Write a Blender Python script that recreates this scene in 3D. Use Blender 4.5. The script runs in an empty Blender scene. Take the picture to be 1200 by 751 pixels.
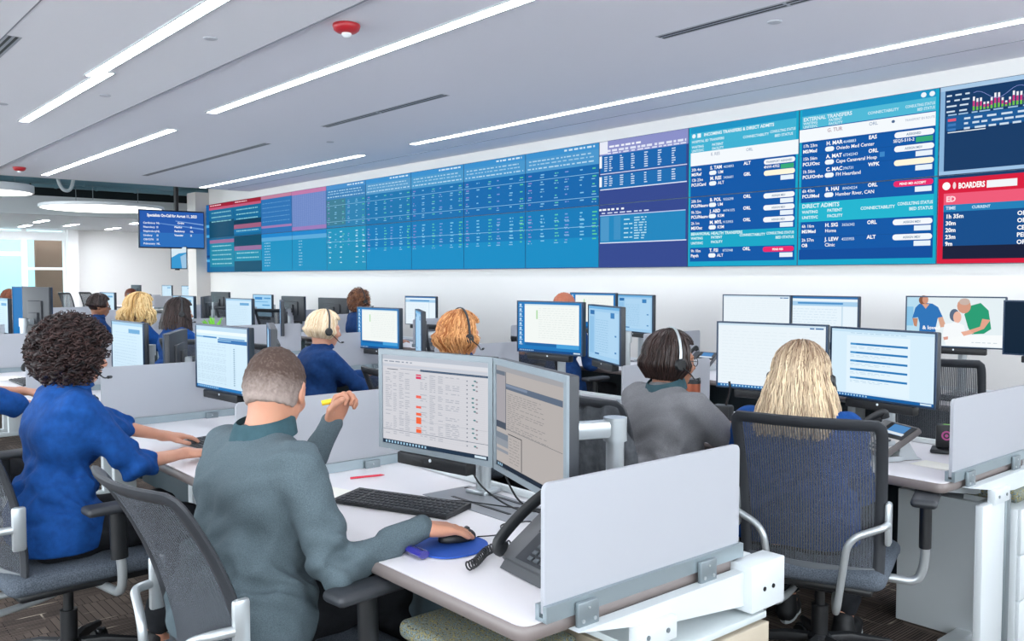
import bpy, bmesh, math, random
import numpy as np
from mathutils import Vector, Matrix
random.seed(7); rng = np.random.default_rng(7)
PI = math.pi
scene = bpy.context.scene
COL = scene.collection

# ------------------------------------------------------------ camera
EYE = 1.48
cam_d = bpy.data.cameras.new('camera'); cam = bpy.data.objects.new('camera', cam_d); COL.objects.link(cam)
cam.location = (0, 0, EYE); cam.rotation_euler = (math.radians(90-2.8), 0, math.radians(-40.5))
cam_d.sensor_width = 36; cam_d.lens = 1034/1200*36; cam_d.clip_end = 200
scene.camera = cam
# ------------------------------------------------------------ world and exposure
w = bpy.data.worlds.new('world'); scene.world = w; w.use_nodes = True
w.node_tree.nodes['Background'].inputs[0].default_value = (0.86, 0.94, 1.0, 1)
w.node_tree.nodes['Background'].inputs[1].default_value = 5.6
vs = scene.view_settings
vs.view_transform = 'Standard'; vs.look = 'None'; vs.gamma = 1; vs.use_curve_mapping = False
vs.exposure = 0.5
SCREEN = .72    # screens are dimmed against the exposure
LAMP = 17.0     # brightness of the ceiling light strips
try:
    scene.cycles.use_denoising = True
    scene.cycles.max_bounces = 8; scene.cycles.transparent_max_bounces = 16
    scene.cycles.diffuse_bounces = 4; scene.cycles.sample_clamp_indirect = 6
except Exception: pass

# ------------------------------------------------------------ materials
def lin(c):
    if isinstance(c, str):
        c = c.lstrip('#'); c = tuple(int(c[i:i+2], 16)/255 for i in (0, 2, 4))
    return tuple((x/12.92 if x <= .04045 else ((x+.055)/1.055)**2.4) for x in c) + (1,)
MATS = {}
def mat(name, color='808080', rough=.5, metal=0, spec=.5, noise=None, bump=None, trans=0, coat=0):
    """noise=(scale, second colour, amount)  bump=(scale, strength)"""
    if name in MATS: return MATS[name]
    m = bpy.data.materials.new(name); MATS[name] = m; m.use_nodes = True
    nt = m.node_tree; b = nt.nodes['Principled BSDF']
    b.inputs['Base Color'].default_value = lin(color); b.inputs['Roughness'].default_value = rough
    b.inputs['Metallic'].default_value = metal; b.inputs['Specular IOR Level'].default_value = spec
    if coat: b.inputs['Coat Weight'].default_value = coat
    if trans: b.inputs['Transmission Weight'].default_value = trans
    tc = nt.nodes.new('ShaderNodeTexCoord')
    if noise:
        n = nt.nodes.new('ShaderNodeTexNoise'); n.inputs['Scale'].default_value = noise[0]; n.inputs['Detail'].default_value = 4
        r = nt.nodes.new('ShaderNodeMix'); r.data_type = 'RGBA'
        mr = nt.nodes.new('ShaderNodeMapRange'); mr.inputs[1].default_value = .5-.5*(1-noise[2])*.5-.08; mr.inputs[2].default_value = .5+.5*(1-noise[2])*.5+.08
        nt.links.new(tc.outputs['Object'], n.inputs['Vector']); nt.links.new(n.outputs['Fac'], mr.inputs[0])
        nt.links.new(mr.outputs[0], r.inputs[0])
        r.inputs[6].default_value = lin(color); r.inputs[7].default_value = lin(noise[1])
        nt.links.new(r.outputs[2], b.inputs['Base Color'])
    if bump:
        n2 = nt.nodes.new('ShaderNodeTexNoise'); n2.inputs['Scale'].default_value = bump[0]; n2.inputs['Detail'].default_value = 3
        bp = nt.nodes.new('ShaderNodeBump'); bp.inputs['Strength'].default_value = bump[1]; bp.inputs['Distance'].default_value = .004
        nt.links.new(tc.outputs['Object'], n2.inputs['Vector']); nt.links.new(n2.outputs['Fac'], bp.inputs['Height'])
        nt.links.new(bp.outputs[0], b.inputs['Normal'])
    return m
def em(color, s=1.0):
    """a lit pixel area of a screen: emits, with a dark satin glass surface"""
    k = 'screen_%s_%g' % (color, s)
    if k in MATS: return MATS[k]
    m = mat(k, '010102', .45, spec=.04); b = m.node_tree.nodes['Principled BSDF']
    b.inputs['Emission Color'].default_value = lin(color); b.inputs['Emission Strength'].default_value = s*SCREEN
    return m
def lamp_mat(name, color, s):
    if name in MATS: return MATS[name]
    m = mat(name, 'ffffff', .5); b = m.node_tree.nodes['Principled BSDF']
    b.inputs['Emission Color'].default_value = lin(color); b.inputs['Emission Strength'].default_value = s
    return m

WHITE = mat('white_laminate', 'e6e3e6', .35)
EDGE = mat('taupe_edge', '746b69', .4)
WMETAL = mat('white_metal', 'c6cccf', .35)
GMETAL = mat('grey_metal', '7c868b', .4, .5)
SILVER = mat('silver_paint', 'b4babd', .3, .55)
BLACK = mat('black_plastic', '15171a', .45)
BLACK2 = mat('charcoal_plastic', '2b2e33', .5)
DGREY = mat('dark_grey_plastic', '4a4f54', .5)
GBEZ = mat('grey_bezel', '7c868c', .4)
SKINS = {}
def skin(name, col, col2):
    m = mat(name, col, .5, noise=(9, col2, .3), bump=(180, .15)); b = m.node_tree.nodes['Principled BSDF']
    b.inputs['Subsurface Weight'].default_value = .08; b.inputs['Subsurface Radius'].default_value = (.02, .008, .004)
    return m
def attr_hair(name, dark, light, rough=.45):
    """hair colour varies strand by strand through the 'tone' attribute"""
    if name in MATS: return MATS[name]
    m = mat(name, dark, rough, spec=.35); nt = m.node_tree; b = nt.nodes['Principled BSDF']
    a = nt.nodes.new('ShaderNodeAttribute'); a.attribute_name = 'tone'
    r = nt.nodes.new('ShaderNodeMix'); r.data_type = 'RGBA'
    r.inputs[6].default_value = lin(dark); r.inputs[7].default_value = lin(light)
    nt.links.new(a.outputs['Fac'], r.inputs[0]); nt.links.new(r.outputs[2], b.inputs['Base Color'])
    return m

# ------------------------------------------------------------ mesh builder
class MB:
    def __init__(s): s.v = []; s.f = []; s.m = []; s.mats = []; s.tone = []
    def mi(s, m):
        if m is None: return 0
        if m not in s.mats: s.mats.append(m)
        return s.mats.index(m)
    def add(s, vs, fs, m=None, tone=0.0):
        o = len(s.v); s.v.extend([tuple(p) for p in vs]); k = s.mi(m)
        for f in fs: s.f.append(tuple(i+o for i in f)); s.m.append(k)
        s.tone.extend([tone]*len(vs)); return s
    def box(s, c, d, m=None, rot=None):
        x, y, z = d[0]/2, d[1]/2, d[2]/2
        vs = [Vector(p) for p in ((-x,-y,-z),(x,-y,-z),(x,y,-z),(-x,y,-z),(-x,-y,z),(x,-y,z),(x,y,z),(-x,y,z))]
        if rot is not None: vs = [rot @ p for p in vs]
        c = Vector(c)
        return s.add([p+c for p in vs], [(3,2,1,0),(4,5,6,7),(0,1,5,4),(1,2,6,5),(2,3,7,6),(3,0,4,7)], m)
    def rbox(s, c, d, r=.004, m=None, rot=None, seg=2):
        bm = bmesh.new(); bmesh.ops.create_cube(bm, size=1)
        for v in bm.verts: v.co = Vector((v.co.x*d[0], v.co.y*d[1], v.co.z*d[2]))
        bmesh.ops.bevel(bm, geom=list(bm.edges), offset=min(r, min(d)*.49), segments=seg, profile=.5, affect='EDGES', clamp_overlap=True)
        vs = [v.co.copy() for v in bm.verts]; bm.verts.index_update(); fs = [[v.index for v in f.verts] for f in bm.faces]; bm.free()
        if rot is not None: vs = [rot @ p for p in vs]
        c = Vector(c); return s.add([p+c for p in vs], fs, m)
    def prism(s, pts, axis, a, b, m=None):
        """extrude a 2D polygon along an axis ('x','y','z') from a to b"""
        def P(u, v, t):
            return {'x': (t, u, v), 'y': (u, t, v), 'z': (u, v, t)}[axis]
        n = len(pts); vs = [P(u, v, a) for u, v in pts]+[P(u, v, b) for u, v in pts]
        fs = [tuple(range(n))[::-1], tuple(range(n, 2*n))]+[(i, (i+1) % n, n+(i+1) % n, n+i) for i in range(n)]
        return s.add(vs, fs, m)
    def tube(s, path, r, n=10, m=None, cap=True, tone=0.0, flat=None):
        P = [Vector(p) for p in path]; N = len(P); rs = r if isinstance(r, (list, tuple)) else [r]*N
        vs = []; fs = []; t = (P[1]-P[0]).normalized()
        a = t.orthogonal().normalized() if flat is None else (Vector(flat)-t*Vector(flat).dot(t)).normalized()
        for i in range(N):
            t2 = (P[min(i+1, N-1)]-P[max(i-1, 0)]); t2 = t2.normalized() if t2.length > 1e-9 else t
            a = (a-t2*a.dot(t2)); a = a.normalized() if a.length > 1e-6 else t2.orthogonal().normalized()
            b = t2.cross(a); t = t2
            rr = rs[i]; ra, rb = rr if isinstance(rr, (list, tuple)) else (rr, rr)
            for k in range(n):
                th = 2*PI*k/n; vs.append(P[i]+a*math.cos(th)*ra+b*math.sin(th)*rb)
        for i in range(N-1):
            for k in range(n):
                k2 = (k+1) % n; fs.append((i*n+k, i*n+k2, (i+1)*n+k2, (i+1)*n+k))
        if cap: fs.append(tuple(range(n))[::-1]); fs.append(tuple(range((N-1)*n, N*n)))
        return s.add(vs, fs, m, tone)
    def cyl(s, a, b, r, r2=None, n=20, m=None): return s.tube([a, b], [r, r if r2 is None else r2], n, m)
    def lathe(s, prof, c=(0, 0, 0), n=24, m=None):
        vs = []; fs = []
        for r, z in prof:
            for k in range(n): vs.append((c[0]+r*math.cos(2*PI*k/n), c[1]+r*math.sin(2*PI*k/n), c[2]+z))
        for i in range(len(prof)-1):
            for k in range(n):
                k2 = (k+1) % n; fs.append((i*n+k, i*n+k2, (i+1)*n+k2, (i+1)*n+k))
        fs.append(tuple(range(n))[::-1]); fs.append(tuple(range((len(prof)-1)*n, len(prof)*n)))
        return s.add(vs, fs, m)
    def ball(s, c, r, m=None, n=12):
        rx, ry, rz = r if isinstance(r, (tuple, list)) else (r, r, r); vs = []; fs = []
        for i in range(1, n):
            for k in range(2*n):
                th = PI*i/n; ph = PI*k/n
                vs.append((c[0]+rx*math.sin(th)*math.cos(ph), c[1]+ry*math.sin(th)*math.sin(ph), c[2]+rz*math.cos(th)))
        W = 2*n
        for i in range(n-2):
            for k in range(W): fs.append((i*W+k, (i+1)*W+k, (i+1)*W+(k+1) % W, i*W+(k+1) % W))
        t = len(vs); vs += [(c[0], c[1], c[2]+rz), (c[0], c[1], c[2]-rz)]
        for k in range(W): fs.append((t, k, (k+1) % W)); fs.append((t+1, (n-2)*W+(k+1) % W, (n-2)*W+k))
        return s.add(vs, fs, m)
    def quad(s, a, b, c, d, m=None): return s.add([a, b, c, d], [(0, 1, 2, 3)], m)
    def mesh(s, name, default=None, smooth=True, angle=40, tone=False):
        me = bpy.data.meshes.new(name); me.from_pydata(s.v, [], s.f)
        ms = [x for x in s.mats] or [default]
        if default is not None and s.mats and None in s.mats: pass
        for x in ms: me.materials.append(x if x is not None else default)
        if len(ms) > 1: me.polygons.foreach_set('material_index', s.m)
        if tone:
            at = me.attributes.new('tone', 'FLOAT', 'POINT'); at.data.foreach_set('value', s.tone)
        me.validate(); me.update()
        if smooth:
            me.polygons.foreach_set('use_smooth', [True]*len(me.polygons))
            me.set_sharp_from_angle(angle=math.radians(angle))
        return me
def spline(pts, n=6):
    P = [Vector(p) for p in pts]; out = []
    for i in range(len(P)-1):
        p0 = P[max(i-1, 0)]; p1 = P[i]; p2 = P[i+1]; p3 = P[min(i+2, len(P)-1)]
        for k in range(n):
            t = k/n; out.append(.5*((2*p1)+(-p0+p2)*t+(2*p0-5*p1+4*p2-p3)*t*t+(-p0+3*p1-3*p2+p3)*t**3))
    out.append(P[-1]); return out
def bend(pts, r=.04, n=5):
    """polyline with rounded corners"""
    P = [Vector(p) for p in pts]; out = [P[0]]
    for i in range(1, len(P)-1):
        a = P[i-1]-P[i]; b = P[i+1]-P[i]; rr = min(r, a.length*.48, b.length*.48)
        s0 = P[i]+a.normalized()*rr; s1 = P[i]+b.normalized()*rr
        for k in range(n+1):
            t = k/n; out.append(s0*(1-t)**2+P[i]*2*t*(1-t)+s1*t*t)
    out.append(P[-1]); return out

# ------------------------------------------------------------ objects
def thing(name, label, cat, loc=(0, 0, 0), rz=0, group=None):
    o = bpy.data.objects.new(name, None); COL.objects.link(o); o.location = loc; o.rotation_euler = (0, 0, rz)
    o.empty_display_size = .1
    o['label'] = label; o['category'] = cat
    if group: o['group'] = group
    return o
def obj(name, me, parent=None, loc=None, label=None):
    o = bpy.data.objects.new(name, me); COL.objects.link(o)
    if parent is not None: o.parent = parent
    if loc is not None: o.location = loc
    if label: o['label'] = label
    return o
def single(name, me, label, cat, loc=(0, 0, 0), rz=0, group=None):
    o = obj(name, me); o.location = loc; o.rotation_euler = (0, 0, rz); o['label'] = label; o['category'] = cat
    if group: o['group'] = group
    return o
def struct(name, me, loc=(0, 0, 0)):
    o = obj(name, me); o['kind'] = 'structure'; o.location = loc; return o
CACHE = {}
def cached(key, fn):
    if key not in CACHE: CACHE[key] = fn()
    return CACHE[key]
ORD = ['first', 'second', 'third', 'fourth', 'fifth', 'sixth', 'seventh', 'eighth', 'ninth', 'tenth', 'eleventh', 'twelfth']

# text as flat glyph geometry (one 2D outline fill per string)
def glyphs(text, bold=.012):
    k = ('txt', text, bold)
    if k in CACHE: return CACHE[k]
    cu = bpy.data.curves.new('t', 'FONT'); cu.body = text; cu.resolution_u = 2; cu.offset = bold; cu.fill_mode = 'FRONT'
    o = bpy.data.objects.new('t', cu); COL.objects.link(o)
    dg = bpy.context.evaluated_depsgraph_get(); me = o.evaluated_get(dg).to_mesh()
    vs = [(v.co.x, v.co.y) for v in me.vertices]; fs = [tuple(p.vertices) for p in me.polygons]
    o.to_mesh_clear(); bpy.data.objects.remove(o); bpy.data.curves.remove(cu)
    CACHE[k] = (vs, fs); return CACHE[k]

class Page:
    """flat picture on a screen of width W, height H; plane x = depth, y across (left edge of the picture = -y), z up; u,v in 0..1 from top-left"""
    def __init__(s, W, H): s.W = W; s.H = H; s.b = MB(); s.L = 0
    def rect(s, u0, v0, u1, v1, col, L=1, e=1.0):
        x = L*.0005; y0 = u0*s.W-s.W/2; y1 = u1*s.W-s.W/2; z0 = s.H/2-v0*s.H; z1 = s.H/2-v1*s.H
        s.b.quad((x, y0, z1), (x, y1, z1), (x, y1, z0), (x, y0, z0), em(col, e)); return s
    def poly(s, pts, col, L=2):
        x = L*.0005; s.b.add([(x, u*s.W-s.W/2, s.H/2-v*s.H) for u, v in pts], [tuple(range(len(pts)))], em(col)); return s
    def disc(s, u, v, ru, rv, col, L=2, n=14):
        return s.poly([(u+ru*math.cos(2*PI*k/n), v+rv*math.sin(2*PI*k/n)) for k in range(n)], col, L)
    def pill(s, u0, v0, u1, v1, col, L=2):
        r = (v1-v0)/2; ru = r*s.H/s.W; vm = (v0+v1)/2
        pts = [(u0+ru-ru*math.sin(PI*k/6), vm-r*math.cos(PI*k/6)) for k in range(7)][::-1]
        pts = [(u0+ru-ru*math.sin(PI*k/6), vm+r*math.cos(PI*k/6)) for k in range(7)]
        pts += [(u1-ru+ru*math.sin(PI*k/6), vm-r*math.cos(PI*k/6)) for k in range(7)]
        return s.poly(pts, col, L)
    def text(s, u, v, h, t, col='ffffff', L=3, bold=.012, wmax=None, center=False, right=False):
        """baseline-ish at v (bottom of capitals); h = capital height as a fraction of H"""
        vs, fs = glyphs(t, bold)
        if not vs: return s
        sc = h*s.H/.69; mx = max(p[0] for p in vs)*sc; kx = 1
        if wmax and mx > wmax*s.W: kx = wmax*s.W/mx
        off = 0
        if center: off = -mx*kx/2
        if right: off = -mx*kx
        x = L*.0005; y = u*s.W-s.W/2+off; z = s.H/2-v*s.H
        s.b.add([(x, y+p[0]*sc*kx, z+p[1]*sc) for p in vs], [f for f in fs], em(col)); return s
    def dashes(s, u0, v, u1, h, col, L=3, n=None, rnd=random):
        u = u0
        while u < u1-.01:
            w_ = rnd.uniform(.02, .07)
            s.rect(u, v, min(u+w_, u1), v+h, col, L); u += w_+rnd.uniform(.01, .03)
    def mesh(s, name): return s.b.mesh(name, smooth=False)
# ------------------------------------------------------------ smooth solids: distance field -> one continuous surface
class Field:
    def __init__(s, lo, hi, h):
        s.h = h; s.lo = np.array(lo, float); s.n = np.ceil((np.array(hi)-s.lo)/h).astype(int)+1
        s.D = np.full(s.n, .25, np.float32)
    def sub(s, lo, hi, pad):
        a = np.maximum(np.floor((np.minimum(lo, hi)-pad-s.lo)/s.h).astype(int), 0)
        b = np.minimum(np.ceil((np.maximum(lo, hi)+pad-s.lo)/s.h).astype(int)+1, s.n)
        if (b <= a).any(): return None, None
        sl = tuple(slice(int(i), int(j)) for i, j in zip(a, b))
        g = [(s.lo[k]+s.h*np.arange(a[k], b[k])).astype(np.float32) for k in range(3)]
        return sl, (g[0][:, None, None], g[1][None, :, None], g[2][None, None, :])
    def comb(s, sl, d, k, sub=False):
        D = s.D[sl]
        if sub: d = -d; h = np.clip(.5-.5*(D-d)/k, 0, 1); s.D[sl] = D+(d-D)*h+k*h*(1-h)
        else: h = np.clip(.5+.5*(D-d)/k, 0, 1); s.D[sl] = D+(d-D)*h-k*h*(1-h)
    def cap(s, a, b, ra, rb=None, k=.02, sub=False):
        rb = ra if rb is None else rb; a = np.array(a, float); b = np.array(b, float)
        sl, P = s.sub(a, b, max(ra, rb)+k*1.5+.012)
        if sl is None: return s
        ab = b-a; L = max(float(ab@ab), 1e-9)
        px, py, pz = P[0]-a[0], P[1]-a[1], P[2]-a[2]
        t = np.clip((px*ab[0]+py*ab[1]+pz*ab[2])/L, 0, 1)
        d = np.sqrt((px-t*ab[0])**2+(py-t*ab[1])**2+(pz-t*ab[2])**2)-(ra+(rb-ra)*t)
        s.comb(sl, d.astype(np.float32), k, sub); return s
    def ell(s, c, r, R=None, k=.02, sub=False):
        """ellipsoid with radii r along the columns of R"""
        c = np.array(c, float); R = np.eye(3) if R is None else R; m = max(r)
        sl, P = s.sub(c-m, c+m, k*1.5+.012)
        if sl is None: return s
        p = [P[i]-c[i] for i in range(3)]
        q = [(p[0]*R[0, j]+p[1]*R[1, j]+p[2]*R[2, j])/r[j] for j in range(3)]
        k0 = np.sqrt(q[0]**2+q[1]**2+q[2]**2); k1 = np.sqrt((q[0]/r[0])**2+(q[1]/r[1])**2+(q[2]/r[2])**2)+1e-6
        s.comb(sl, (k0*(k0-1)/k1).astype(np.float32), k, sub); return s
    def wrinkle(s, amp, waves, mask=None):
        I = np.nonzero(np.abs(s.D) < .03); P = np.stack([s.lo[k]+s.h*I[k] for k in range(3)], 1)
        v = np.zeros(len(P))
        for kx, ky, kz, a, ph in waves:
            wv = np.sin(P@np.array([ky, kz, kx])*.45+ph*2)*1.6
            x = np.sin(P@np.array([kx, ky, kz])+wv+ph); v += a*np.sign(x)*np.abs(x)**.7
        if mask is not None: v *= mask(P)
        s.D[I] += (amp*v).astype(np.float32); return s
    def cut(s, axis_fn):
        """intersect with the half space axis_fn(P) < 0"""
        P = (s.lo[0]+s.h*np.arange(s.n[0])[:, None, None], s.lo[1]+s.h*np.arange(s.n[1])[None, :, None], s.lo[2]+s.h*np.arange(s.n[2])[None, None, :])
        s.D = np.maximum(s.D, axis_fn(P)).astype(np.float32); return s
    def surface(s):
        D = s.D; S = D < 0; n = D.shape
        c = np.zeros((n[0]-1, n[1]-1, n[2]-1), np.int8)
        offs = [(i, j, k) for i in (0, 1) for j in (0, 1) for k in (0, 1)]
        for i, j, k in offs: c += S[i:n[0]-1+i, j:n[1]-1+j, k:n[2]-1+k]
        cells = np.argwhere((c > 0) & (c < 8))
        idx = np.full(c.shape, -1, np.int64); idx[tuple(cells.T)] = np.arange(len(cells))
        acc = np.zeros((len(cells), 3)); cnt = np.zeros(len(cells))
        V = {o: D[tuple((cells+np.array(o)).T)] for o in offs}
        for o in offs:
            for ax in range(3):
                if o[ax]: continue
                o2 = list(o); o2[ax] = 1; o2 = tuple(o2); a = V[o]; b = V[o2]; x = (a < 0) != (b < 0)
                t = np.where(x, a/np.where(a-b == 0, 1, a-b), 0)
                p = np.tile(np.array(o, float), (len(cells), 1)); p[:, ax] = t
                acc += p*x[:, None]; cnt += x
        verts = s.lo+s.h*(cells+acc/np.maximum(cnt, 1)[:, None]); F = []
        for ax in range(3):
            u, v = (ax+1) % 3, (ax+2) % 3
            a = [slice(None)]*3; b = [slice(None)]*3; a[ax] = slice(0, n[ax]-1); b[ax] = slice(1, n[ax])
            ed = S[tuple(a)] != S[tuple(b)]; E = np.argwhere(ed)
            ok = (E[:, u] > 0) & (E[:, v] > 0) & (E[:, u] < n[u]-1) & (E[:, v] < n[v]-1); E = E[ok]
            if not len(E): continue
            flip = S[tuple(E.T)]
            def g(du, dv):
                q = E.copy(); q[:, u] -= du; q[:, v] -= dv; return idx[tuple(q.T)]
            q = np.stack([g(1, 1), g(0, 1), g(0, 0), g(1, 0)], 1)
            q[~flip] = q[~flip][:, ::-1]; F.append(q)
        return verts, np.concatenate(F)
    def mesh(s, name, m):
        v, f = s.surface(); me = bpy.data.meshes.new(name)
        me.vertices.add(len(v)); me.vertices.foreach_set('co', v.astype(np.float32).ravel())
        me.loops.add(len(f)*4); me.polygons.add(len(f))
        me.loops.foreach_set('vertex_index', f.ravel().astype(np.int32))
        me.polygons.foreach_set('loop_start', np.arange(0, len(f)*4, 4, dtype=np.int32))
        me.polygons.foreach_set('use_smooth', np.ones(len(f), bool))
        me.materials.append(m); me.update(calc_edges=True); me.validate(); return me

def nrm(v): v = np.array(v, float); return v/max(np.linalg.norm(v), 1e-9)
A = lambda *p: np.array(p, float)
def two_bone(a, c, la, lb, hint):
    d = c-a; L = np.linalg.norm(d)
    if L > (la+lb)*.995: c = a+d/L*(la+lb)*.995; d = c-a; L = np.linalg.norm(d)
    L = max(L, abs(la-lb)+.01)
    x = (la*la-lb*lb+L*L)/(2*L); hgt = math.sqrt(max(la*la-x*x, 0)); u = nrm(d)
    h = nrm(np.array(hint, float)-u*np.dot(u, hint)); return a+u*x+h*hgt, c

def add_hand(F, W, d, n, side, curl=.35, thumb=.3, grip=0.0, sc=1.0):
    """palm, four unequal bent fingers and a thumb; d towards the fingertips, n out of the palm, side +1 left / -1 right"""
    d = nrm(d); n = nrm(n-d*np.dot(n, d)); t = np.cross(d, n)*(-side)
    # forearm end
    F.cap(W-d*.01, W+d*.015, .024*sc, .023*sc, .012)
    lens = [.070, .078, .073, .058]; offs = [.031, .0105, -.010, -.030]; kd = [.088, .092, .087, .078]
    for i in range(4):
        K = W+(d*kd[i]+t*offs[i])*sc; B = W+(d*.022+t*offs[i]*.62)*sc
        F.cap(B, K, .0150*sc, .0118*sc, .012)
        p = K; ang = curl*(.9+.12*i); L = lens[i]*sc; r = .0098*sc
        dd = nrm(d+t*offs[i]*1.6)
        for j, fr in enumerate((.45, .30, .25)):
            a = ang*(1+.55*j)+grip*(.8 if j else .5)
            cum = (curl*(.5+.8*j) + grip*(.9+1.25*j))
            v = nrm(dd*math.cos(cum)+n*math.sin(cum)); q = p+v*L*fr
            F.cap(p, q, r, r*.9, .003); p = q; r *= .9
    F.ell(W+(d*.045+n*.006)*sc, (.045*sc, .036*sc, .016*sc), np.stack([d, t, n], 1), .012)
    p = W+(d*.018+t*.024+n*.004)*sc; r = .0145*sc
    for j, (L, v) in enumerate(((.042, d*.75+t*.62+n*.25), (.033, d*.9+t*(.42-thumb*.4)+n*(.2+grip*.5)), (.026, d*.95+t*(.15-thumb*.5)+n*(.2+grip*.6)))):
        q = p+nrm(v)*L*sc; F.cap(p, q, r, r*.87, .007 if j == 0 else .003); p = q; r *= .87

def head_frame(yaw, pitch, roll=0):
    cy, sy, cp, sp = math.cos(yaw), math.sin(yaw), math.cos(pitch), math.sin(pitch)
    f = A(cy*cp, sy*cp, -sp); l = A(-sy, cy, 0)
    u = np.cross(f, l); c, s_ = math.cos(roll), math.sin(roll)
    l2 = l*c+u*s_; u2 = u*c-l*s_
    return np.stack([f, l2, u2], 1)          # columns: forward, left, up

def add_head(F, C, R, neck, fem=False):
    P = lambda x, y, z: C+R@A(x, y, z)
    F.ell(P(-.012, 0, .018), (.098, .077, .092), R, .01)
    F.ell(P(.030, 0, -.030), (.066, .062, .072), R, .03)
    F.ell(P(.058, 0, -.083), (.030, .030, .026), R, .028)     # chin
    F.cap(P(.02, .045, -.055), P(.055, .02, -.085), .020, .016, .02); F.cap(P(.02, -.045, -.055), P(.055, -.02, -.085), .020, .016, .02)
    for s in (1, -1):
        F.ell(P(.092, s*.032, .002), (.017, .019, .014), R, .012, sub=True)
        F.ell(P(.080, s*.032, .001), (.0135, .0135, .0125), R, .004)
        F.cap(P(.083, s*.014, .021), P(.076, s*.050, .022), .0085, .007, .012)
        F.ell(P(.066, s*.042, -.030), (.022, .020, .018), R, .02)
        # ear: rim and hollow
        F.ell(P(-.004, s*.079, -.010), (.019, .0085, .031), R, .006)
        F.ell(P(.000, s*.088, -.008), (.010, .006, .018), R, .006, sub=True)
        F.ell(P(.004, s*.078, -.034), (.008, .007, .010), R, .006)
    F.cap(P(.086, 0, .008), P(.108, 0, -.026), .009, .0125, .010)
    F.cap(P(.098, .011, -.032), P(.098, -.011, -.032), .0085, .0085, .006)
    F.cap(P(.089, .019, -.058), P(.089, -.019, -.058), .0075, .0075, .006)
    F.cap(P(.098, .008, -.055), P(.098, -.008, -.055), .0055, .0055, .004)
    F.cap(P(.096, .008, -.064), P(.096, -.008, -.064), .0065, .0065, .004)
    F.cap(P(.100, .020, -.0595), P(.100, -.020, -.0595), .0022, .0022, .003, sub=True)
    F.cap(P(-.03, 0, -.045), neck, .053 if not fem else .050, .060 if not fem else .053, .03)

def strands(mb, C, R, n, kind, length, r=.0026, mat_=None, seed=1, lift=.012, face=(.85, 1.0), wave=.004, part=0, spread=1.0):
    """locks that run over the skull and fall; every lock is a thin tube with its own tone"""
    g = random.Random(seed); ra, rb, rc = .100+lift, .080+lift, .096+lift
    for i in range(n):
        ph = g.uniform(-PI, PI)
        back = abs(ph) > face[0]
        th0 = g.uniform(.03, .9) if g.random() < .55 else g.uniform(.5, 1.45)
        off = g.uniform(0, .014)*spread; tone = min(1, max(0, g.gauss(.5, .3)))
        pts = []; n1 = 7
        end = g.uniform(.82 if wave < .006 else .45, 1.0)*length
        th1 = 1.62 if back else (face[1]+g.uniform(-.1, .1))
        if th0 > th1-.1: th0 = th1*.5
        wph = g.uniform(0, 6.3); wf = g.uniform(.8, 1.2)
        for k in range(n1):
            t = k/(n1-1); th = th0+(th1-th0)*t; p2 = ph+ (g.uniform(-.03, .03))
            e = 1+off*6*.12
            q = A((ra+off)*math.sin(th)*math.cos(p2)-.012, (rb+off)*math.sin(th)*math.sin(p2), (rc+off)*math.cos(th)+.018)
            if kind == 'curly': q = q*(1+.05*math.sin(9*t+wph))
            if wave: q = q+A(math.sin(14*t*wf+wph)*wave*.5, math.cos(13*t*wf+wph)*wave*.5, 0)
            pts.append(q)
        if back and end > 0:
            n2 = max(3, int(end/.022)); base = pts[-1]; dirx = nrm(A(base[0]+.012, base[1], 0))
            for k in range(1, n2+1):
                t = k/n2; z = base[2]-end*t
                out = (.018*math.sin(PI*min(1, t*1.2))*spread - (.030 if kind == 'bob' else .012)*t*t)
                if kind == 'long': out = .010*spread*math.sin(PI*t*.6)+.030*spread*t*(.4+.6*abs(math.sin(ph)))
                q = A(base[0], base[1], 0)+dirx*out; q[2] = z
                q = q+A(math.sin(z*70*wf+wph)*wave, math.cos(z*64*wf+wph)*wave, 0)
                pts.append(q)
        P = [C+R@q for q in pts]
        rr = [r*(.6+.4*math.sin(PI*min(1, .15+k/(len(P)-1)*.9))) for k in range(len(P))]
        mb.tube(P, rr, 4, mat_, cap=True, tone=tone)
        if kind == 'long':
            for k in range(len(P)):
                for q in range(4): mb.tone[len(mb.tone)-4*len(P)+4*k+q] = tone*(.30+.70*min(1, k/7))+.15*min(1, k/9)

def ringlets(mb, C, R, n, rad, r=.0022, mat_=None, seed=2, zmin=-.115, face=.95, cr=(.006, .012)):
    """a mass of small spiral curls over the whole head"""
    g = random.Random(seed)
    cnt = 0
    while cnt < n:
        u = nrm(A(g.gauss(0, 1), g.gauss(0, 1), g.gauss(0, 1)))
        ph = math.atan2(u[1], u[0])
        if abs(ph) < face and u[2] < .45: continue
        rr = 1-g.random()**2*.22
        p0 = A(u[0]*rad[0]*rr-.02, u[1]*rad[1]*rr, u[2]*rad[2]*rr+.005)
        if p0[2] < zmin: continue
        ax = nrm(u*.55+A(0, 0, -.9)+A(g.gauss(0, .3), g.gauss(0, .3), 0)); e1 = nrm(np.cross(ax, A(.3, .9, .1))); e2 = np.cross(ax, e1)
        R0 = g.uniform(*cr); L = g.uniform(.02, .042); turns = g.uniform(1.2, 2.2); w0 = g.uniform(0, 6.3); pts = []
        for k in range(12):
            t = k/11; a = w0+turns*2*PI*t; pts.append(C+R@(p0+ax*L*(t-.5)+e1*R0*math.cos(a)+e2*R0*math.sin(a)))
        mb.tube(pts, r, 4, mat_, tone=min(1, max(0, g.gauss(.4, .3)))); cnt += 1

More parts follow.
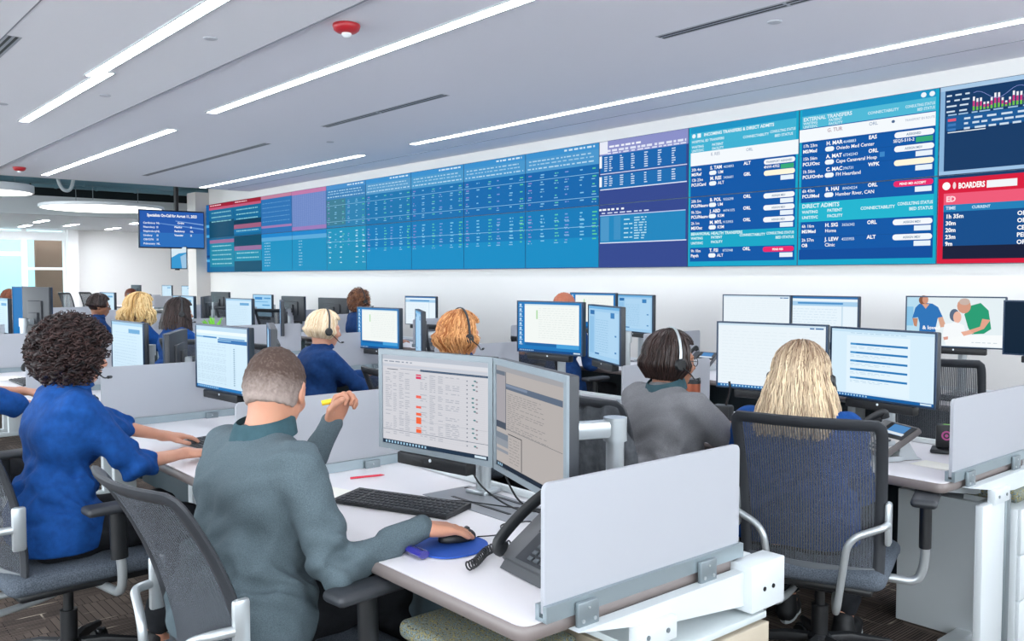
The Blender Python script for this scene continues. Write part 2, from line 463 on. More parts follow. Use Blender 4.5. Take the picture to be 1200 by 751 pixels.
def hair_shell(C, R, h, m, grow=.008, face=.35, low=-.05, bump=.0, seed=1, rad=(.098, .077, .092)):
    F = Field(C-.17, C+.17, h)
    F.ell(C+R@A(-.014, 0, .020), (rad[0]+grow, rad[1]+grow, rad[2]+grow), R, .01)
    if low < -.06: F.ell(C+R@A(-.035, 0, -.03), (.070+grow, .070+grow, .08), R, .03)
    # keep the face open: cut by a slanted plane in front of the ears, and below the nape
    def cutf(P):
        q = [P[i]-C[i] for i in range(3)]
        x = q[0]*R[0, 0]+q[1]*R[1, 0]+q[2]*R[2, 0]; z = q[0]*R[0, 2]+q[1]*R[1, 2]+q[2]*R[2, 2]
        y = q[0]*R[0, 1]+q[1]*R[1, 1]+q[2]*R[2, 1]
        front = (x*.80-z*.6)-face*.1+0*y
        return np.maximum(np.maximum(front, low-z+.4*np.maximum(x, 0)), -10)
    F.cut(cutf)
    if bump:
        X = [F.lo[i]+F.h*np.arange(F.n[i])-C[i] for i in range(3)]; x, y, z = X[0][:, None, None], X[1][None, :, None], X[2][None, None, :]
        zl = x*R[0, 2]+y*R[1, 2]+z*R[2, 2]; F.D = (F.D+np.clip((.0-zl)/.06, 0, 1)*.0062+np.sin(x*900)*np.sin(y*900)*np.sin(z*900)*.0004).astype(np.float32)
    if bump: F.wrinkle(bump, [(300, 120, 90, 1, seed), (-140, 260, 60, .8, 2+seed), (90, -100, 240, .6, 4)])
    return F
SK_A = skin('skin_tan', 'c48e74', 'b57c63'); SK_B = skin('skin_brown', '9c6a4e', '875a42'); SK_C = skin('skin_fair', 'd09a80', 'c38970')
def cloth(name, c, c2, sc=40): return mat(name, c, .85, spec=.2, noise=(sc, c2, .6), bump=(400, .35))
BLUE = cloth('royal_blue_knit', '164b90', '123f7e'); NAVY = cloth('navy_cloth', '1b3f74', '163564'); HEATHER = cloth('heather_teal_grey', '5b686e', '46535a', 420)
GREYK = cloth('grey_knit', '858588', '6c6c70', 420); BLK = cloth('black_cloth', '16171b', '1c1e22'); DTEAL = cloth('dark_teal_collar', '38525a', '304a52')
SOCK = mat('pink_sock', 'b0606c', .9); SOLE = mat('white_sole', 'cfd6d8', .6); SHOE = mat('black_shoe', '141518', .6)
EYEM = mat('eye_white', 'e8e4e0', .2); IRIS = mat('iris_brown', '2a1a10', .1)
GLOVE = mat('glasses_frame', '20242c', .3)
WAVES = [(38, 12, 62, .7, .4), (-24, 46, 40, .6, 2.1), (60, -20, 18, .35, 1.1), (90, 70, 40, .2, 3.0)]
def person(label, loc, yaw, lean=.08, side=0, twist=0, hy=0, hp=.1, hroll=0, rh=None, lh=None, rhd=(1, 0, 0), lhd=(1, 0, 0), rn=(0, 0, -1), ln=(0, 0, -1),
           rhint=(-.3, -.6, -1), lhint=(-.3, .6, -1), rgrip=0, lgrip=0, curl=.35, shirt=BLUE, sleeve=1.0, trousers=BLK, sk=SK_A, hair='short', hair_m=None,
           h=.006, bw=1.0, fat=1.0, fem=False, glasses=False, collar=None, hseed=1, hlen=.12, hcount=700, feet=None, torso=1.0, hz=.56, knee=.43, lock=.0026, hairkw={}):
    loc = (loc[0], loc[1], 0); t = thing('person', label, 'person', loc, yaw)
    Rz = np.array([[math.cos(yaw), -math.sin(yaw), 0], [math.sin(yaw), math.cos(yaw), 0], [0, 0, 1]])
    loc3 = A(*loc)
    W2L = lambda p: Rz.T@(np.array(p, float)-loc3)
    dl = lambda a: nrm(A(math.sin(a), side, math.cos(a)))
    p0 = A(0, 0, hz); wa = p0+.15*torso*dl(lean*.5); ch = wa+.18*torso*dl(lean*1.0); nb = ch+.15*torso*dl(lean*1.15)
    hd = nb+.135*dl(lean*.7+hp*.3)+A(.012, 0, 0); R = head_frame(hy, hp, hroll)
    lat = A(-math.sin(twist), math.cos(twist), 0); lw = A(-math.sin(twist*.4), math.cos(twist*.4), 0)
    up = dl(lean*1.1); shl = nb-up*.055+lat*.165*bw; shr = nb-up*.055-lat*.165*bw
    rt = W2L(rh) if rh is not None else A(.42, -.16, .76); lt = W2L(lh) if lh is not None else A(.42, .16, .76)
    el_r, rt = two_bone(shr, rt, .29, .25, Rz.T@A(*rhint) if rh is not None else A(*rhint))
    el_l, lt = two_bone(shl, lt, .29, .25, Rz.T@A(*lhint) if lh is not None else A(*lhint))
    rhd = Rz.T@A(*rhd) if rh is not None else A(*rhd); lhd = Rz.T@A(*lhd) if lh is not None else A(*lhd)
    rn = Rz.T@A(*rn); ln = Rz.T@A(*ln)
    hips = [p0+lw*s*.09 for s in (-1, 1)]
    kn = [A(knee, s*.13, .535) for s in (-1, 1)]; an = [A(knee-.04+(.06 if s > 0 else -.08), s*.13, .09) for s in (-1, 1)]
    if feet: kn = [A(*feet[0][0]), A(*feet[1][0])]; an = [A(*feet[0][1]), A(*feet[1][1])]
    pts = np.stack([p0, wa, nb, hd, shl, shr, el_r, el_l, rt, lt]+kn+an); lo = pts.min(0)-.24; hi = pts.max(0)+.24; lo[2] = -.005 if lo[2] < .2 else lo[2]
    # ---- body: one continuous skin surface
    F = Field(lo, hi, h)
    def torso_(F, g, k=.05, bust=True):
        F.cap(hips[0], hips[1], .118*fat+g, None, k); F.cap(wa-lw*.055, wa+lw*.055, .098*fat+g, None, k)
        F.cap((p0+wa)/2-lw*.06, (p0+wa)/2+lw*.06, .108*fat+g, None, k)
        F.cap(ch-lat*.075, ch+lat*.075, .106*(1+(fat-1)*.6)+g, None, k)
        F.cap(nb-up*.07-lat*.115*bw, nb-up*.07+lat*.115*bw, .068+g, None, k)
        F.cap(nb-up*.05, nb-up*.01, .075+g, .058+g, k)
        if fem and bust:
            f = np.cross(lat, up)*1.0
            for s in (1, -1): F.ell(ch+f*.085+lat*s*.07-up*.01, (.06+g, .06+g, .06+g), None, .04)
    def arm_(F, s, g, upto=1.0, k=.03, tail=1):
        S, E, Wp = (shr, el_r, rt) if s < 0 else (shl, el_l, lt)
        F.cap(S, E, .051*(1+(fat-1)*.8)+g, .041*(1+(fat-1)*.5)+g, k)
        if upto > 0:
            e = E+(Wp-E)*upto; F.cap(E, e, .040*(1+(fat-1)*.5)+g, .040+(.027-.040)*upto+g*tail, k*.6)
    torso_(F, -.012); arm_(F, -1, -.011 if sleeve > .5 else -.007); arm_(F, 1, -.011 if sleeve > .5 else -.007)
    for s, K, N in ((0, kn[0], an[0]), (1, kn[1], an[1])):
        F.cap(hips[s], K, .076, .052, .04); F.cap(K, N, .050, .034, .02); F.cap(N, N+A(.12, 0, -.05), .032, .024, .02)
    add_head(F, hd, R, nb-up*.02, fem)
    add_hand(F, rt, rhd, rn, -1, curl, .3, rgrip, .98 if not fem else .9); add_hand(F, lt, lhd, ln, 1, curl, .3, lgrip, .98 if not fem else .9)
    b = obj('body', F.mesh('body', sk), t)
    ey = MB()
    for s in (1, -1):
        c = hd+R@A(.0835, s*.032, .002); ey.ball(c, .0118, EYEM, 7); ey.ball(hd+R@A(.0915, s*.032, .002), .0052, IRIS, 5)
    obj('eyes', ey.mesh('eyes'), t)
    # ---- clothes
    mu = sleeve
    F = Field(lo, hi, h)
    torso_(F, .010, .06, True); arm_(F, -1, .013 if fat < 1.1 else .010, mu, .026, .75); arm_(F, 1, .013 if fat < 1.1 else .010, mu, .026, .75)
    for s in (0, 1): F.cap(hips[s]+A(-.02, 0, 0), hips[s]+(kn[s]-hips[s])*.18+A(0, 0, .01), .105*fat, .085, .05)
    F.ell(hd+A(0, 0, -.03), (.02, .02, .02), None, .01, sub=True)
    zc = .50
    F.wrinkle(.0060 if h < .008 else .004, WAVES, lambda P: np.clip(.35+1.2*np.exp(-((P[:, 2]-wa[2])/.10)**2)+1.0*np.exp(-(((P-el_r)**2).sum(1))/.012)+1.0*np.exp(-(((P-el_l)**2).sum(1))/.012)+.5*np.exp(-(((P-shr)**2).sum(1))/.006), 0, 1.7))
    if mu >= .99:
        for s, E, Wp in ((-1, el_r, rt), (1, el_l, lt)):
            d = nrm(Wp-E); F.cap(Wp-d*.030, Wp-d*.004, .0335, .0325, .004)
    F.cut(lambda P: (zc-P[2])+0*P[0]+0*P[1])
    obj('shirt', F.mesh('shirt', shirt), t)
    F = Field((lo[0], lo[1], max(lo[2], 0)), (hi[0], hi[1], hz+.14), h)
    F.cap(hips[0], hips[1], .112*fat, None, .05)
    for s in (0, 1):
        F.cap(hips[s], kn[s], .088*fat, .066, .05); F.cap(kn[s], an[s]+(kn[s]-an[s])*.16, .064, .052, .03)
    F.wrinkle(.004, WAVES)
    obj('trousers', F.mesh('trousers', trousers), t)
    for s in (0, 1):
        fd = nrm(A(1, .1*(1 if s else -1), 0)); base = an[s].copy(); base[2] = .055+min(0, 0)
        q0 = A(an[s][0], an[s][1], 0); fo = Field(q0-A(.14, .12, .0), q0+A(.26, .12, .18), max(h, .005))
        fo.cap(q0+A(-.03, 0, .045), q0+fd*.09+A(0, 0, .040), .042, .042, .03); fo.cap(q0+fd*.07+A(0, 0, .038), q0+fd*.165+A(0, 0, .032), .042, .030, .02)
        fo.cap(q0+A(-.01, 0, .06), q0+A(-.005, 0, .10), .042, .040, .02); fo.cut(lambda P: (.004-P[2])+0*P[0]+0*P[1])
        sh = obj('shoe', fo.mesh('shoe', SHOE), t)
        so = MB(); pr = []
        for k in range(20):
            a = 2*PI*k/20; x = .065+.125*math.cos(a); yv = .043*math.sin(a)*(1.05 if math.cos(a) > 0 else .85); pr.append((q0[0]+x*fd[0]-yv*fd[1], q0[1]+x*fd[1]+yv*fd[0]))
        so.prism(pr, 'z', .0, .016, SOLE); obj('sole', so.mesh('sole'), sh)
    # ---- collar
    cm = collar or shirt; cb = MB(); nr = 28; ax = nrm(hd-nb+A(-.03, 0, 0)); e1 = nrm(np.cross(A(0, 1, 0), ax)); e2 = np.cross(ax, e1)
    rows = []
    hc = .066 if collar is not None and collar is DTEAL else .036
    for (rr, z) in ((.086, -.028), (.079, hc*.4), (.077, hc), (.083, hc*.9), (.094, hc*.2)):
        row = []
        for k in range(nr+1):
            a = -PI+.22+(2*PI-.44)*k/nr; a += PI   # gap at the throat
            a2 = a
            row.append(nb-up*.012+e1*rr*math.cos(a2+PI)*1.0*(-1)+e2*rr*math.sin(a2)*.98+ax*(z-.020*math.cos(a2)*(-1)))
        rows.append(row)
    vs_ = [p for r_ in rows for p in r_]; fs_ = []
    for i in range(len(rows)-1):
        for k in range(nr): fs_.append((i*(nr+1)+k, i*(nr+1)+k+1, (i+1)*(nr+1)+k+1, (i+1)*(nr+1)+k))
    cb.add(vs_, fs_, cm); obj('collar', cb.mesh('collar', angle=60), t)
    # ---- hair
    hm = hair_m
    if hair == 'short':
        Fh = hair_shell(hd, R, min(h, .005), hm, .0035, .30, -.062, .0012, hseed); me = Fh.mesh('hair', hm)
        at = me.attributes.new('tone', 'FLOAT', 'POINT'); co = np.zeros(len(me.vertices)*3); me.vertices.foreach_get('co', co); co = co.reshape(-1, 3)
        zz = (co-hd)@R[:, 2]; xx = (co-hd)@R[:, 0]
        tone = np.clip((.030-zz)/.075, 0, 1)+rng.normal(0, .10, len(zz)); at.data.foreach_set('value', tone.astype(np.float32)); obj('hair', me, t)
    else:
        mb = MB(); grow = .010
        if hair == 'curly':
            Fh = Field(hd-.24, hd+.24, .007); rad = hairkw.get('rad', (.145, .140, .135))
            Fh.ell(hd+R@A(-.035, 0, .010), (rad[0]*.86, rad[1]*.88, rad[2]*.9), R, .02)
            Fh.ell(hd+R@A(-.050, 0, -.065), (.085, .100, .060), R, .04)
            Fh.ell(hd+R@A(.125, 0, -.04), (.085, .075, .085), R, .02, sub=True)
            Fh.wrinkle(.006, [(150, 60, 40, 1, 0), (-70, 130, 90, 1, 2), (40, 90, -160, 1, 4)])
            v, f = Fh.surface(); mb.add([tuple(x) for x in v], [tuple(int(i) for i in q) for q in f], hm, .12)
            ringlets(mb, hd, R, hcount, rad, .0023, hm, hseed, zmin=-.135, face=hairkw.get('face', .8))
        else:
            Fh = hair_shell(hd, R, min(h*1.2, .008), hm, .007, .28, -.055 if hair != 'wavy' else -.07, 0)
            v, f = Fh.surface(); mb.add([tuple(x) for x in v], [tuple(int(i) for i in q) for q in f], hm, .3)
            strands(mb, hd, R, hcount, {'bob': 'bob', 'long': 'long', 'wavy': 'bob'}.get(hair, 'bob'), hlen, lock, hm, hseed, face=hairkw.get('face', (.85, 1.0)),
                    wave={'wavy': .008, 'long': .003, 'bob': .002}[hair], lift=.010, spread=hairkw.get('spread', 1.0))
        obj('hair', mb.mesh('hair', hm, angle=80, tone=True), t)
    if glasses:
        gb = MB()
        for s in (1, -1):
            ring = [hd+R@A(.104-.012*abs(math.cos(a)*.3), s*.032+.022*math.cos(a), .0+.017*math.sin(a)) for a in [2*PI*k/16 for k in range(17)]]
            gb.tube(ring, .0018, 6, GLOVE); gb.tube([hd+R@A(.100, s*.054, .004), hd+R@A(.05, s*.077, .006), hd+R@A(-.01, s*.082, .004)], .0018, 6, GLOVE)
        gb.tube([hd+R@A(.108, .01, .004), hd+R@A(.108, -.01, .004)], .0018, 6, GLOVE); obj('glasses', gb.mesh('glasses'), t)
    t['_'] = 0; del t['_']
    info = dict(root=t, hd=Rz@hd+loc3, R=Rz@R, el_r=Rz@el_r+loc3, el_l=Rz@el_l+loc3, rt=Rz@rt+loc3, lt=Rz@lt+loc3, nb=Rz@nb+loc3)
    return info

def headset(info, label, side=-1, boom=True, big=.0, low=False, band=None):
    """headband over the crown, ear cushion(s), microphone boom"""
    C, R = info['hd'], info['R']; g = big
    t = thing('headset', label, 'headset', tuple(C), 0, None); L = lambda x, y, z: R@A(x, y, z)
    mb = MB(); arc = [L(-.012+(-.03 if low else 0)*math.sin(PI*k/18), (.088+g)*math.cos(PI*k/18), -.01+(.126+g)*math.sin(PI*k/18)) for k in range(19)]
    mb.tube(arc, [(.003, .007)]*19, 6, band or BLACK2, flat=tuple(R[:, 1])); obj('headband', mb.mesh('headband', band), t)
    for s in (1, -1):
        mb = MB(); mb.tube([L(-.012, s*(.080+g), -.012), L(-.012, s*(.090+g), -.012), L(-.012, s*(.100+g), -.012)], [.024, .027, .020], 16, BLACK); obj('ear_cushion', mb.mesh('ear_cushion'), t)
    if boom:
        mb = MB(); mb.tube(spline([L(-.005, side*(.100+g), -.02), L(.04, side*(.095+g), -.05), L(.095, side*.060, -.075), L(.125, side*.030, -.072)], 5), .0028, 6, BLACK)
        mb.tube([L(.118, side*.038, -.073), L(.135, side*.018, -.071)], .006, 8, BLACK); obj('microphone_boom', mb.mesh('microphone_boom'), t)
    return t
# ------------------------------------------------------------ the room
WALL_X = 7.05; CEIL = 3.08
def carpet_mat():
    m = mat('carpet', '5d534d', .95, spec=.1); nt = m.node_tree; b = nt.nodes['Principled BSDF']
    tc = nt.nodes.new('ShaderNodeTexCoord'); mp = nt.nodes.new('ShaderNodeMapping'); mp.inputs['Rotation'].default_value = (0, 0, .0)
    nt.links.new(tc.outputs['Object'], mp.inputs[0])
    def brick(w_, h_, mort, rot, c1, c2, c3, off=.5):
        q = nt.nodes.new('ShaderNodeMapping'); q.inputs['Rotation'].default_value = (0, 0, rot); nt.links.new(mp.outputs[0], q.inputs[0])
        k = nt.nodes.new('ShaderNodeTexBrick'); k.inputs['Scale'].default_value = 1; k.inputs['Brick Width'].default_value = w_; k.inputs['Row Height'].default_value = h_
        k.inputs['Mortar Size'].default_value = mort; k.inputs['Mortar Smooth'].default_value = .1; k.offset = off; k.inputs['Bias'].default_value = -.1
        k.inputs['Color1'].default_value = lin(c1); k.inputs['Color2'].default_value = lin(c2); k.inputs['Mortar'].default_value = lin(c3); nt.links.new(q.outputs[0], k.inputs[0]); return k
    a = brick(.5, .013, .002, 0, '6b5f58', '4d4541', '1e1b1b'); c = brick(.031, .25, .0016, 0, '6e625a', '544b46', '252120')
    d = brick(.9, .118, .004, 0, '000000', '000000', 'ffffff')
    ck = nt.nodes.new('ShaderNodeTexNoise'); ck.inputs['Scale'].default_value = 3.1; nt.links.new(mp.outputs[0], ck.inputs[0])
    r = nt.nodes.new('ShaderNodeValToRGB'); r.color_ramp.elements[0].position = .48; r.color_ramp.elements[1].position = .52; nt.links.new(ck.outputs[0], r.inputs[0])
    m1 = nt.nodes.new('ShaderNodeMix'); m1.data_type = 'RGBA'; nt.links.new(r.outputs[0], m1.inputs[0]); nt.links.new(a.outputs[0], m1.inputs[6]); nt.links.new(c.outputs[0], m1.inputs[7])
    n3 = nt.nodes.new('ShaderNodeTexNoise'); n3.inputs['Scale'].default_value = 4; nt.links.new(mp.outputs[0], n3.inputs[0])
    r3 = nt.nodes.new('ShaderNodeValToRGB'); r3.color_ramp.elements[0].position = .55; r3.color_ramp.elements[1].position = .62; nt.links.new(n3.outputs[0], r3.inputs[0])
    ml = nt.nodes.new('ShaderNodeMath'); ml.operation = 'MULTIPLY'; nt.links.new(d.outputs[0], ml.inputs[0]); nt.links.new(r3.outputs[0], ml.inputs[1])
    m2 = nt.nodes.new('ShaderNodeMix'); m2.data_type = 'RGBA'; nt.links.new(ml.outputs[0], m2.inputs[0]); nt.links.new(m1.outputs[2], m2.inputs[6]); m2.inputs[7].default_value = lin('b3a896')
    nt.links.new(m2.outputs[2], b.inputs['Base Color']); return m
WALLM = mat('wall_paint', 'e4e2df', .7, bump=(60, .05)); CEILM = mat('ceiling_paint', 'f0f0f8', .75, bump=(50, .04)); CEIL2 = mat('ceiling_paint_far', 'eef0f4', .8)
SEAM = mat('seam_grey', '8c9099', .8); DARKP = mat('plenum_dark', '0d191d', .9); DUCT = mat('duct_metal', '6f97a5', .45, .2)
struct('floor', MB().box((4, 13, -.05), (22, 34, .1)).mesh('floor', carpet_mat(), smooth=False))
struct('wall_right', MB().box((WALL_X+.1, 6.9, 1.9), (.2, 21.8, 3.8)).mesh('wall_right', WALLM, smooth=False))
# pilaster where the video wall ends
struct('trim_1', MB().box((WALL_X-.14, 18.0, 1.6), (.28, .45, 3.2)).mesh('trim_1', mat('pilaster_paint', 'd3cfcc', .7), smooth=False))
struct('trim_2', MB().box((WALL_X-.02, 7, .06), (.03, 21.5, .12)).mesh('trim_2', GMETAL, smooth=False))
# ceiling: main slab with slots for nothing, the left bay hangs 25 mm lower
CE = MB(); CE.box((4.87, 6.45, CEIL+.05), (4.36, 18.5, .1)); struct('ceiling', CE.mesh('ceiling', CEILM, smooth=False))
struct('ceiling_left', MB().box((-.65, 6.45, CEIL+.03), (6.68, 18.5, .1)).mesh('ceiling_left', mat('ceiling_paint_left', 'f6f6fb', .75), smooth=False))
sb = MB()
sb.box((1.28, 6.4, CEIL-.0205), (.008, 18.4, .003)); sb.box((2.69, 6.4, CEIL-.021), (.014, 18.4, .004)); sb.box((6.55, 6.4, CEIL-.0005), (.008, 18.4, .003))
struct('trim_3', sb.mesh('trim_3', SEAM, smooth=False))
struct('trim_4', MB().box((2.5, 15.75, CEIL+.25), (9.4, .1, .5)).mesh('trim_4', mat('soffit_white', 'e2e4e8', .7), smooth=False))
struct('ceiling_plenum', MB().box((5.5, 18.3, 4.6), (15, 5.2, .1)).mesh('ceiling_plenum', DARKP, smooth=False))
struct('trim_5', MB().box((5.5, 15.85, 3.95), (15, .1, 1.3)).mesh('trim_5', DARKP, smooth=False))
struct('ceiling_far', MB().box((6.0, 24.3, 2.86), (15, 7.2, .1)).mesh('ceiling_far', CEIL2, smooth=False))
struct('trim_6', MB().box((6.0, 20.7, 3.0), (15, .1, .40)).mesh('trim_6', mat('soffit_band', 'c9ced1', .7), smooth=False))
struct('trim_7', MB().box((6.0, 20.72, 3.9), (15, .1, 1.4)).mesh('trim_7', DARKP, smooth=False))
struct('wall_far', MB().box((9.75, 27.1, 1.5), (5.9, .2, 3.0)).mesh('wall_far', mat('far_wall_paint', 'f0f0ee', .7), smooth=False))
struct('wall_side', MB().box((12.6, 22.6, 1.9), (.2, 9.2, 3.8)).mesh('wall_side', WALLM, smooth=False))
struct('trim_8', MB().box((9.9, 17.9, 1.9), (5.4, .2, 3.8)).mesh('trim_8', WALLM, smooth=False))
# unseen left wall, its window openings assumed to bring in daylight: sill, head, mullions
wl = MB(); wl.box((-4.1, 11, .2), (.2, 26, .4)); wl.box((-4.1, 11, 3.3), (.2, 26, 1.0))
for i in range(10): wl.box((-4.1, -1.5+i*2.8, 1.6), (.16, .10, 2.5))
bk = MB(); bk.box((1.5, -3.2, .65), (11.2, .2, 1.3)); bk.box((1.5, -3.2, 3.4), (11.2, .2, .8))  # unseen back wall; window band assumed for daylight, sill height set for the light
for i in range(5): bk.box((-4+i*2.75, -3.2, 1.9), (.12, .16, 2.4))
struct('wall_back', bk.mesh('wall_back', WALLM, smooth=False))
struct('wall_left', wl.mesh('wall_left', WALLM, smooth=False))
struct('trim_9', MB().box((6.72, 26.85, 1.4), (.26, .3, 2.9)).mesh('trim_9', mat('column_white', 'f2f3f2', .6), smooth=False))
# far glass screen with its frame, the room behind it, and a brown wall seen through it
GLASS = mat('clear_glass', 'dff4f6', .05, trans=1); GLASS.node_tree.nodes['Principled BSDF'].inputs['IOR'].default_value = 1.05
fr = MB(); W_ = mat('frame_white', 'f4f6f6', .5)
for x, w_ in ((2.0, .1), (4.25, .06), (5.55, .14), (6.55, .06)): fr.box((x, 27.0, 1.4), (w_, .1, 2.8))
fr.box((4.3, 27.0, 2.62), (4.8, .12, .24)); fr.box((5.0, 27.0, .06), (4.4, .1, .12)); fr.box((6.05, 27.0, 1.72), (1.05, .08, .07)); fr.box((4.9, 27.0, 2.12), (1.3, .08, .12)); fr.box((4.55, 27.0, 1.05), (.10, .08, 2.1))
wf = struct('window_1', fr.mesh('window_1', W_, smooth=False)); gl = MB().box((4.3, 27.02, 1.3), (4.6, .012, 2.5)); obj('pane', gl.mesh('pane', GLASS, smooth=False), wf)
struct('wall_beyond', MB().box((2.0, 31.0, 1.8), (24, .2, 3.9)).mesh('wall_beyond', mat('corridor_cyan_white', '8fbcc4', .7), smooth=False))
struct('wall_brown', MB().box((7.1, 28.6, 1.3), (1.9, .1, 2.6)).mesh('wall_brown', mat('brown_panel', '7c5a4a', .7), smooth=False))
# ducts, cable and pipes in the open ceiling
def duct(pts, r, label): 
    mb = MB(); P = bend(pts, .2); mb.tube(P, r, 18, DUCT)
    for i in range(1, len(pts)): 
        a, b = Vector(pts[i-1]), Vector(pts[i]); n = int((b-a).length/.8)
        for k in range(1, n): c = a+(b-a)*k/n; d = (b-a).normalized(); mb.cyl(c-d*.02, c+d*.02, r+.012, m=DUCT, n=18)
    single('air_duct', mb.mesh('air_duct'), label, 'duct', group=None)
duct([(-1.0, 18.03, 3.31), (3.0, 18.03, 3.31), (6.5, 18.03, 3.33)], .12, 'wide round metal air duct across the open ceiling gap')
duct([(-1.0, 20.3, 3.44), (4.0, 20.3, 3.44), (8.0, 20.3, 3.44)], .10, 'thinner metal duct running behind the wide round light panel')
for x0, y0, x1, y1, z, lb in ((3.85, 16.85, 3.95, 18.6, 3.45, 'thin black conduit slanting down in the open ceiling'), (6.5, 16.85, 6.6, 18.4, 3.4, 'thin black conduit nearest the hanging screen pole')):
    single('conduit', MB().tube([(x0, y0, 4.56), (x1, y1, z-.3)], .018, 8, BLACK).mesh('conduit'), lb, 'pipe')
single('flexible_cable', MB().tube(spline([(3.9, 16.8, 4.56), (4.0, 16.85, 3.3), (4.15, 16.9, 3.0), (4.3, 16.95, 3.25), (4.35, 16.95, 4.56)], 8), .03, 8, mat('pale_cable', 'c9d2d4', .6)).mesh('flexible_cable'), 'pale looped flexible cable hanging in the open ceiling gap', 'cable')
# round light panels
def disc_light(x, y, z, r, label, th=.14):
    t = thing('round_light_panel', label, 'ceiling light', (x, y, z))
    obj('rim', MB().lathe([(r, 0), (r+.01, .01), (r+.01, th-.01), (r-.02, th)], n=56).mesh('rim', mat('panel_rim', 'e4e8ea', .5)), t)
    obj('diffuser', MB().lathe([(r-.03, -.004), (r-.03, .0)], n=56).mesh('diffuser', lamp_mat('disc_diffuser', 'fffaf2', 2.5), smooth=False), t)
    c = MB(); 
    for k in range(3): a = 2*PI*k/3; c.cyl((r*.6*math.cos(a), r*.6*math.sin(a), .13), (r*.6*math.cos(a), r*.6*math.sin(a), 4.5-z), .006, n=6)
    obj('hanger', c.mesh('hanger', GMETAL), t)
disc_light(2.55, 15.0, 2.82, .72, 'large round lit ceiling panel cut by the left edge of the picture') if False else None
disc_light(3.0, 17.2, 2.92, .70, 'round glowing ceiling panel at the left edge of the photo')
disc_light(5.35, 19.0, 2.86, 1.15, 'wide pale round ceiling panel hanging under the open gap', .07)
# light strips
LM = lamp_mat('strip_diffuser', 'f4f8ff', LAMP)
def strip(x, y0, y1, z, label, w_=.085, m=None):
    t = thing('light_strip', label, 'ceiling light', (x, (y0+y1)/2, z), 0, 'linear ceiling lights'); L = (y1-y0)
    f = MB(); f.box((-w_/2-.008, 0, -.003), (.012, L+.03, .012)); f.box((w_/2+.008, 0, -.003), (.012, L+.03, .012)); f.box((0, -L/2-.008, -.003), (w_+.02, .012, .012)); f.box((0, L/2+.008, -.003), (w_+.02, .012, .012))
    obj('frame', f.mesh('frame', WMETAL, smooth=False), t)
    obj('diffuser', MB().box((0, 0, -.0045), (w_, L, .008)).mesh('diffuser', m or LM, smooth=False), t)
strip(6.03, 1.2, 8.89, CEIL, 'long light strip running above the near half of the video wall')
strip(6.06, 10.1, 15.6, CEIL, 'light strip above the far half of the video wall')
strip(3.40, 2.6, 8.47, CEIL, 'light strip passing beside the red ceiling alarm')
strip(3.46, 9.7, 15.3, CEIL, 'light strip running toward the open ceiling gap, second lane')
strip(2.04, 3.6, 7.45, CEIL-.02, 'near half of the stepped pair of light strips at upper left')
strip(2.10, 7.25, 10.06, CEIL-.02, 'far half of the stepped pair of light strips at upper left')
strip(2.12, 11.9, 15.3, CEIL-.02, 'short light strip at the left edge beyond the stepped pair')
strip(3.40, -2.6, 1.6, CEIL, 'light strip behind the viewer over the middle aisle')
strip(.6, -2.6, 2.6, CEIL-.02, 'light strip over the nearest aisle behind the viewer')
strip(6.03, -2.6, .4, CEIL, 'light strip behind the viewer beside the video wall')
strip(-1.6, -1.0, 5.0, CEIL-.02, 'light strip on the left side beyond the frame')
strip(-1.6, 7.0, 13.0, CEIL-.02, 'far light strip on the left side beyond the frame')
LM2 = lamp_mat('strip_diffuser_far', 'f6f8ff', 60)
k = 0
for x, y in ((5.15, 23.2), (5.3, 25.6), (6.1, 24.4), (7.1, 22.3), (7.4, 25.4), (8.5, 23.6), (9.5, 22.2)):
    strip(x, y-.55, y+.55, 2.81, 'short light strip in the far lowered ceiling, %s from the left' % ORD[k], .11, LM2); k += 1
# slot diffusers
def slot(x, y0, y1, label, n=2):
    t = thing('slot_vent', label, 'vent', (x, (y0+y1)/2, CEIL if x > 2.7 else CEIL-.02)); L = y1-y0; g = MB()
    for i in range(n): g.box(((i-(n-1)/2)*.04, 0, -.0015), (.018, L, .003))
    obj('slot', g.mesh('slot', BLACK, smooth=False), t)
    f = MB(); f.box((0, 0, -.0003), (.04*n+.02, L+.02, .0015)); 
    for i in range(1, int(L/1.2)+1): f.box((0, -L/2+i*L/(int(L/1.2)+1), -.002), (.04*n+.01, .02, .004))
    obj('frame', f.mesh('frame', mat('vent_frame', 'b9bcc4', .5, .2), smooth=False), t)
slot(4.64, 2.0, 3.9, 'slot vent in the ceiling nearest the upper right corner'); slot(4.64, 6.34, 8.5, 'slot vent in the ceiling between the two long light strips'); slot(4.69, 10.0, 14.4, 'farthest long slot vent in the ceiling')
slot(1.33, 6.6, 7.5, 'short black slot vent at the left edge of the ceiling')
def alarm(x, y, label, z=CEIL):
    t = thing('fire_alarm', label, 'alarm', (x, y, z)); RED = mat('alarm_red', 'b3202a', .35)
    obj('housing', MB().lathe([(.085, 0), (.088, -.012), (.080, -.035), (.060, -.05), (.03, -.055)], n=28).mesh('housing', RED), t)
    obj('strobe_lens', MB().lathe([(.030, -.050), (.032, -.065), (.022, -.078), (.006, -.083)], n=18).mesh('strobe_lens', mat('clear_lens', 'eef2f4', .1)), t)
alarm(2.89, 5.0, 'red round fire alarm strobe on the ceiling near top centre'); alarm(2.95, 14.5, 'small distant red fire alarm on the ceiling at far left')
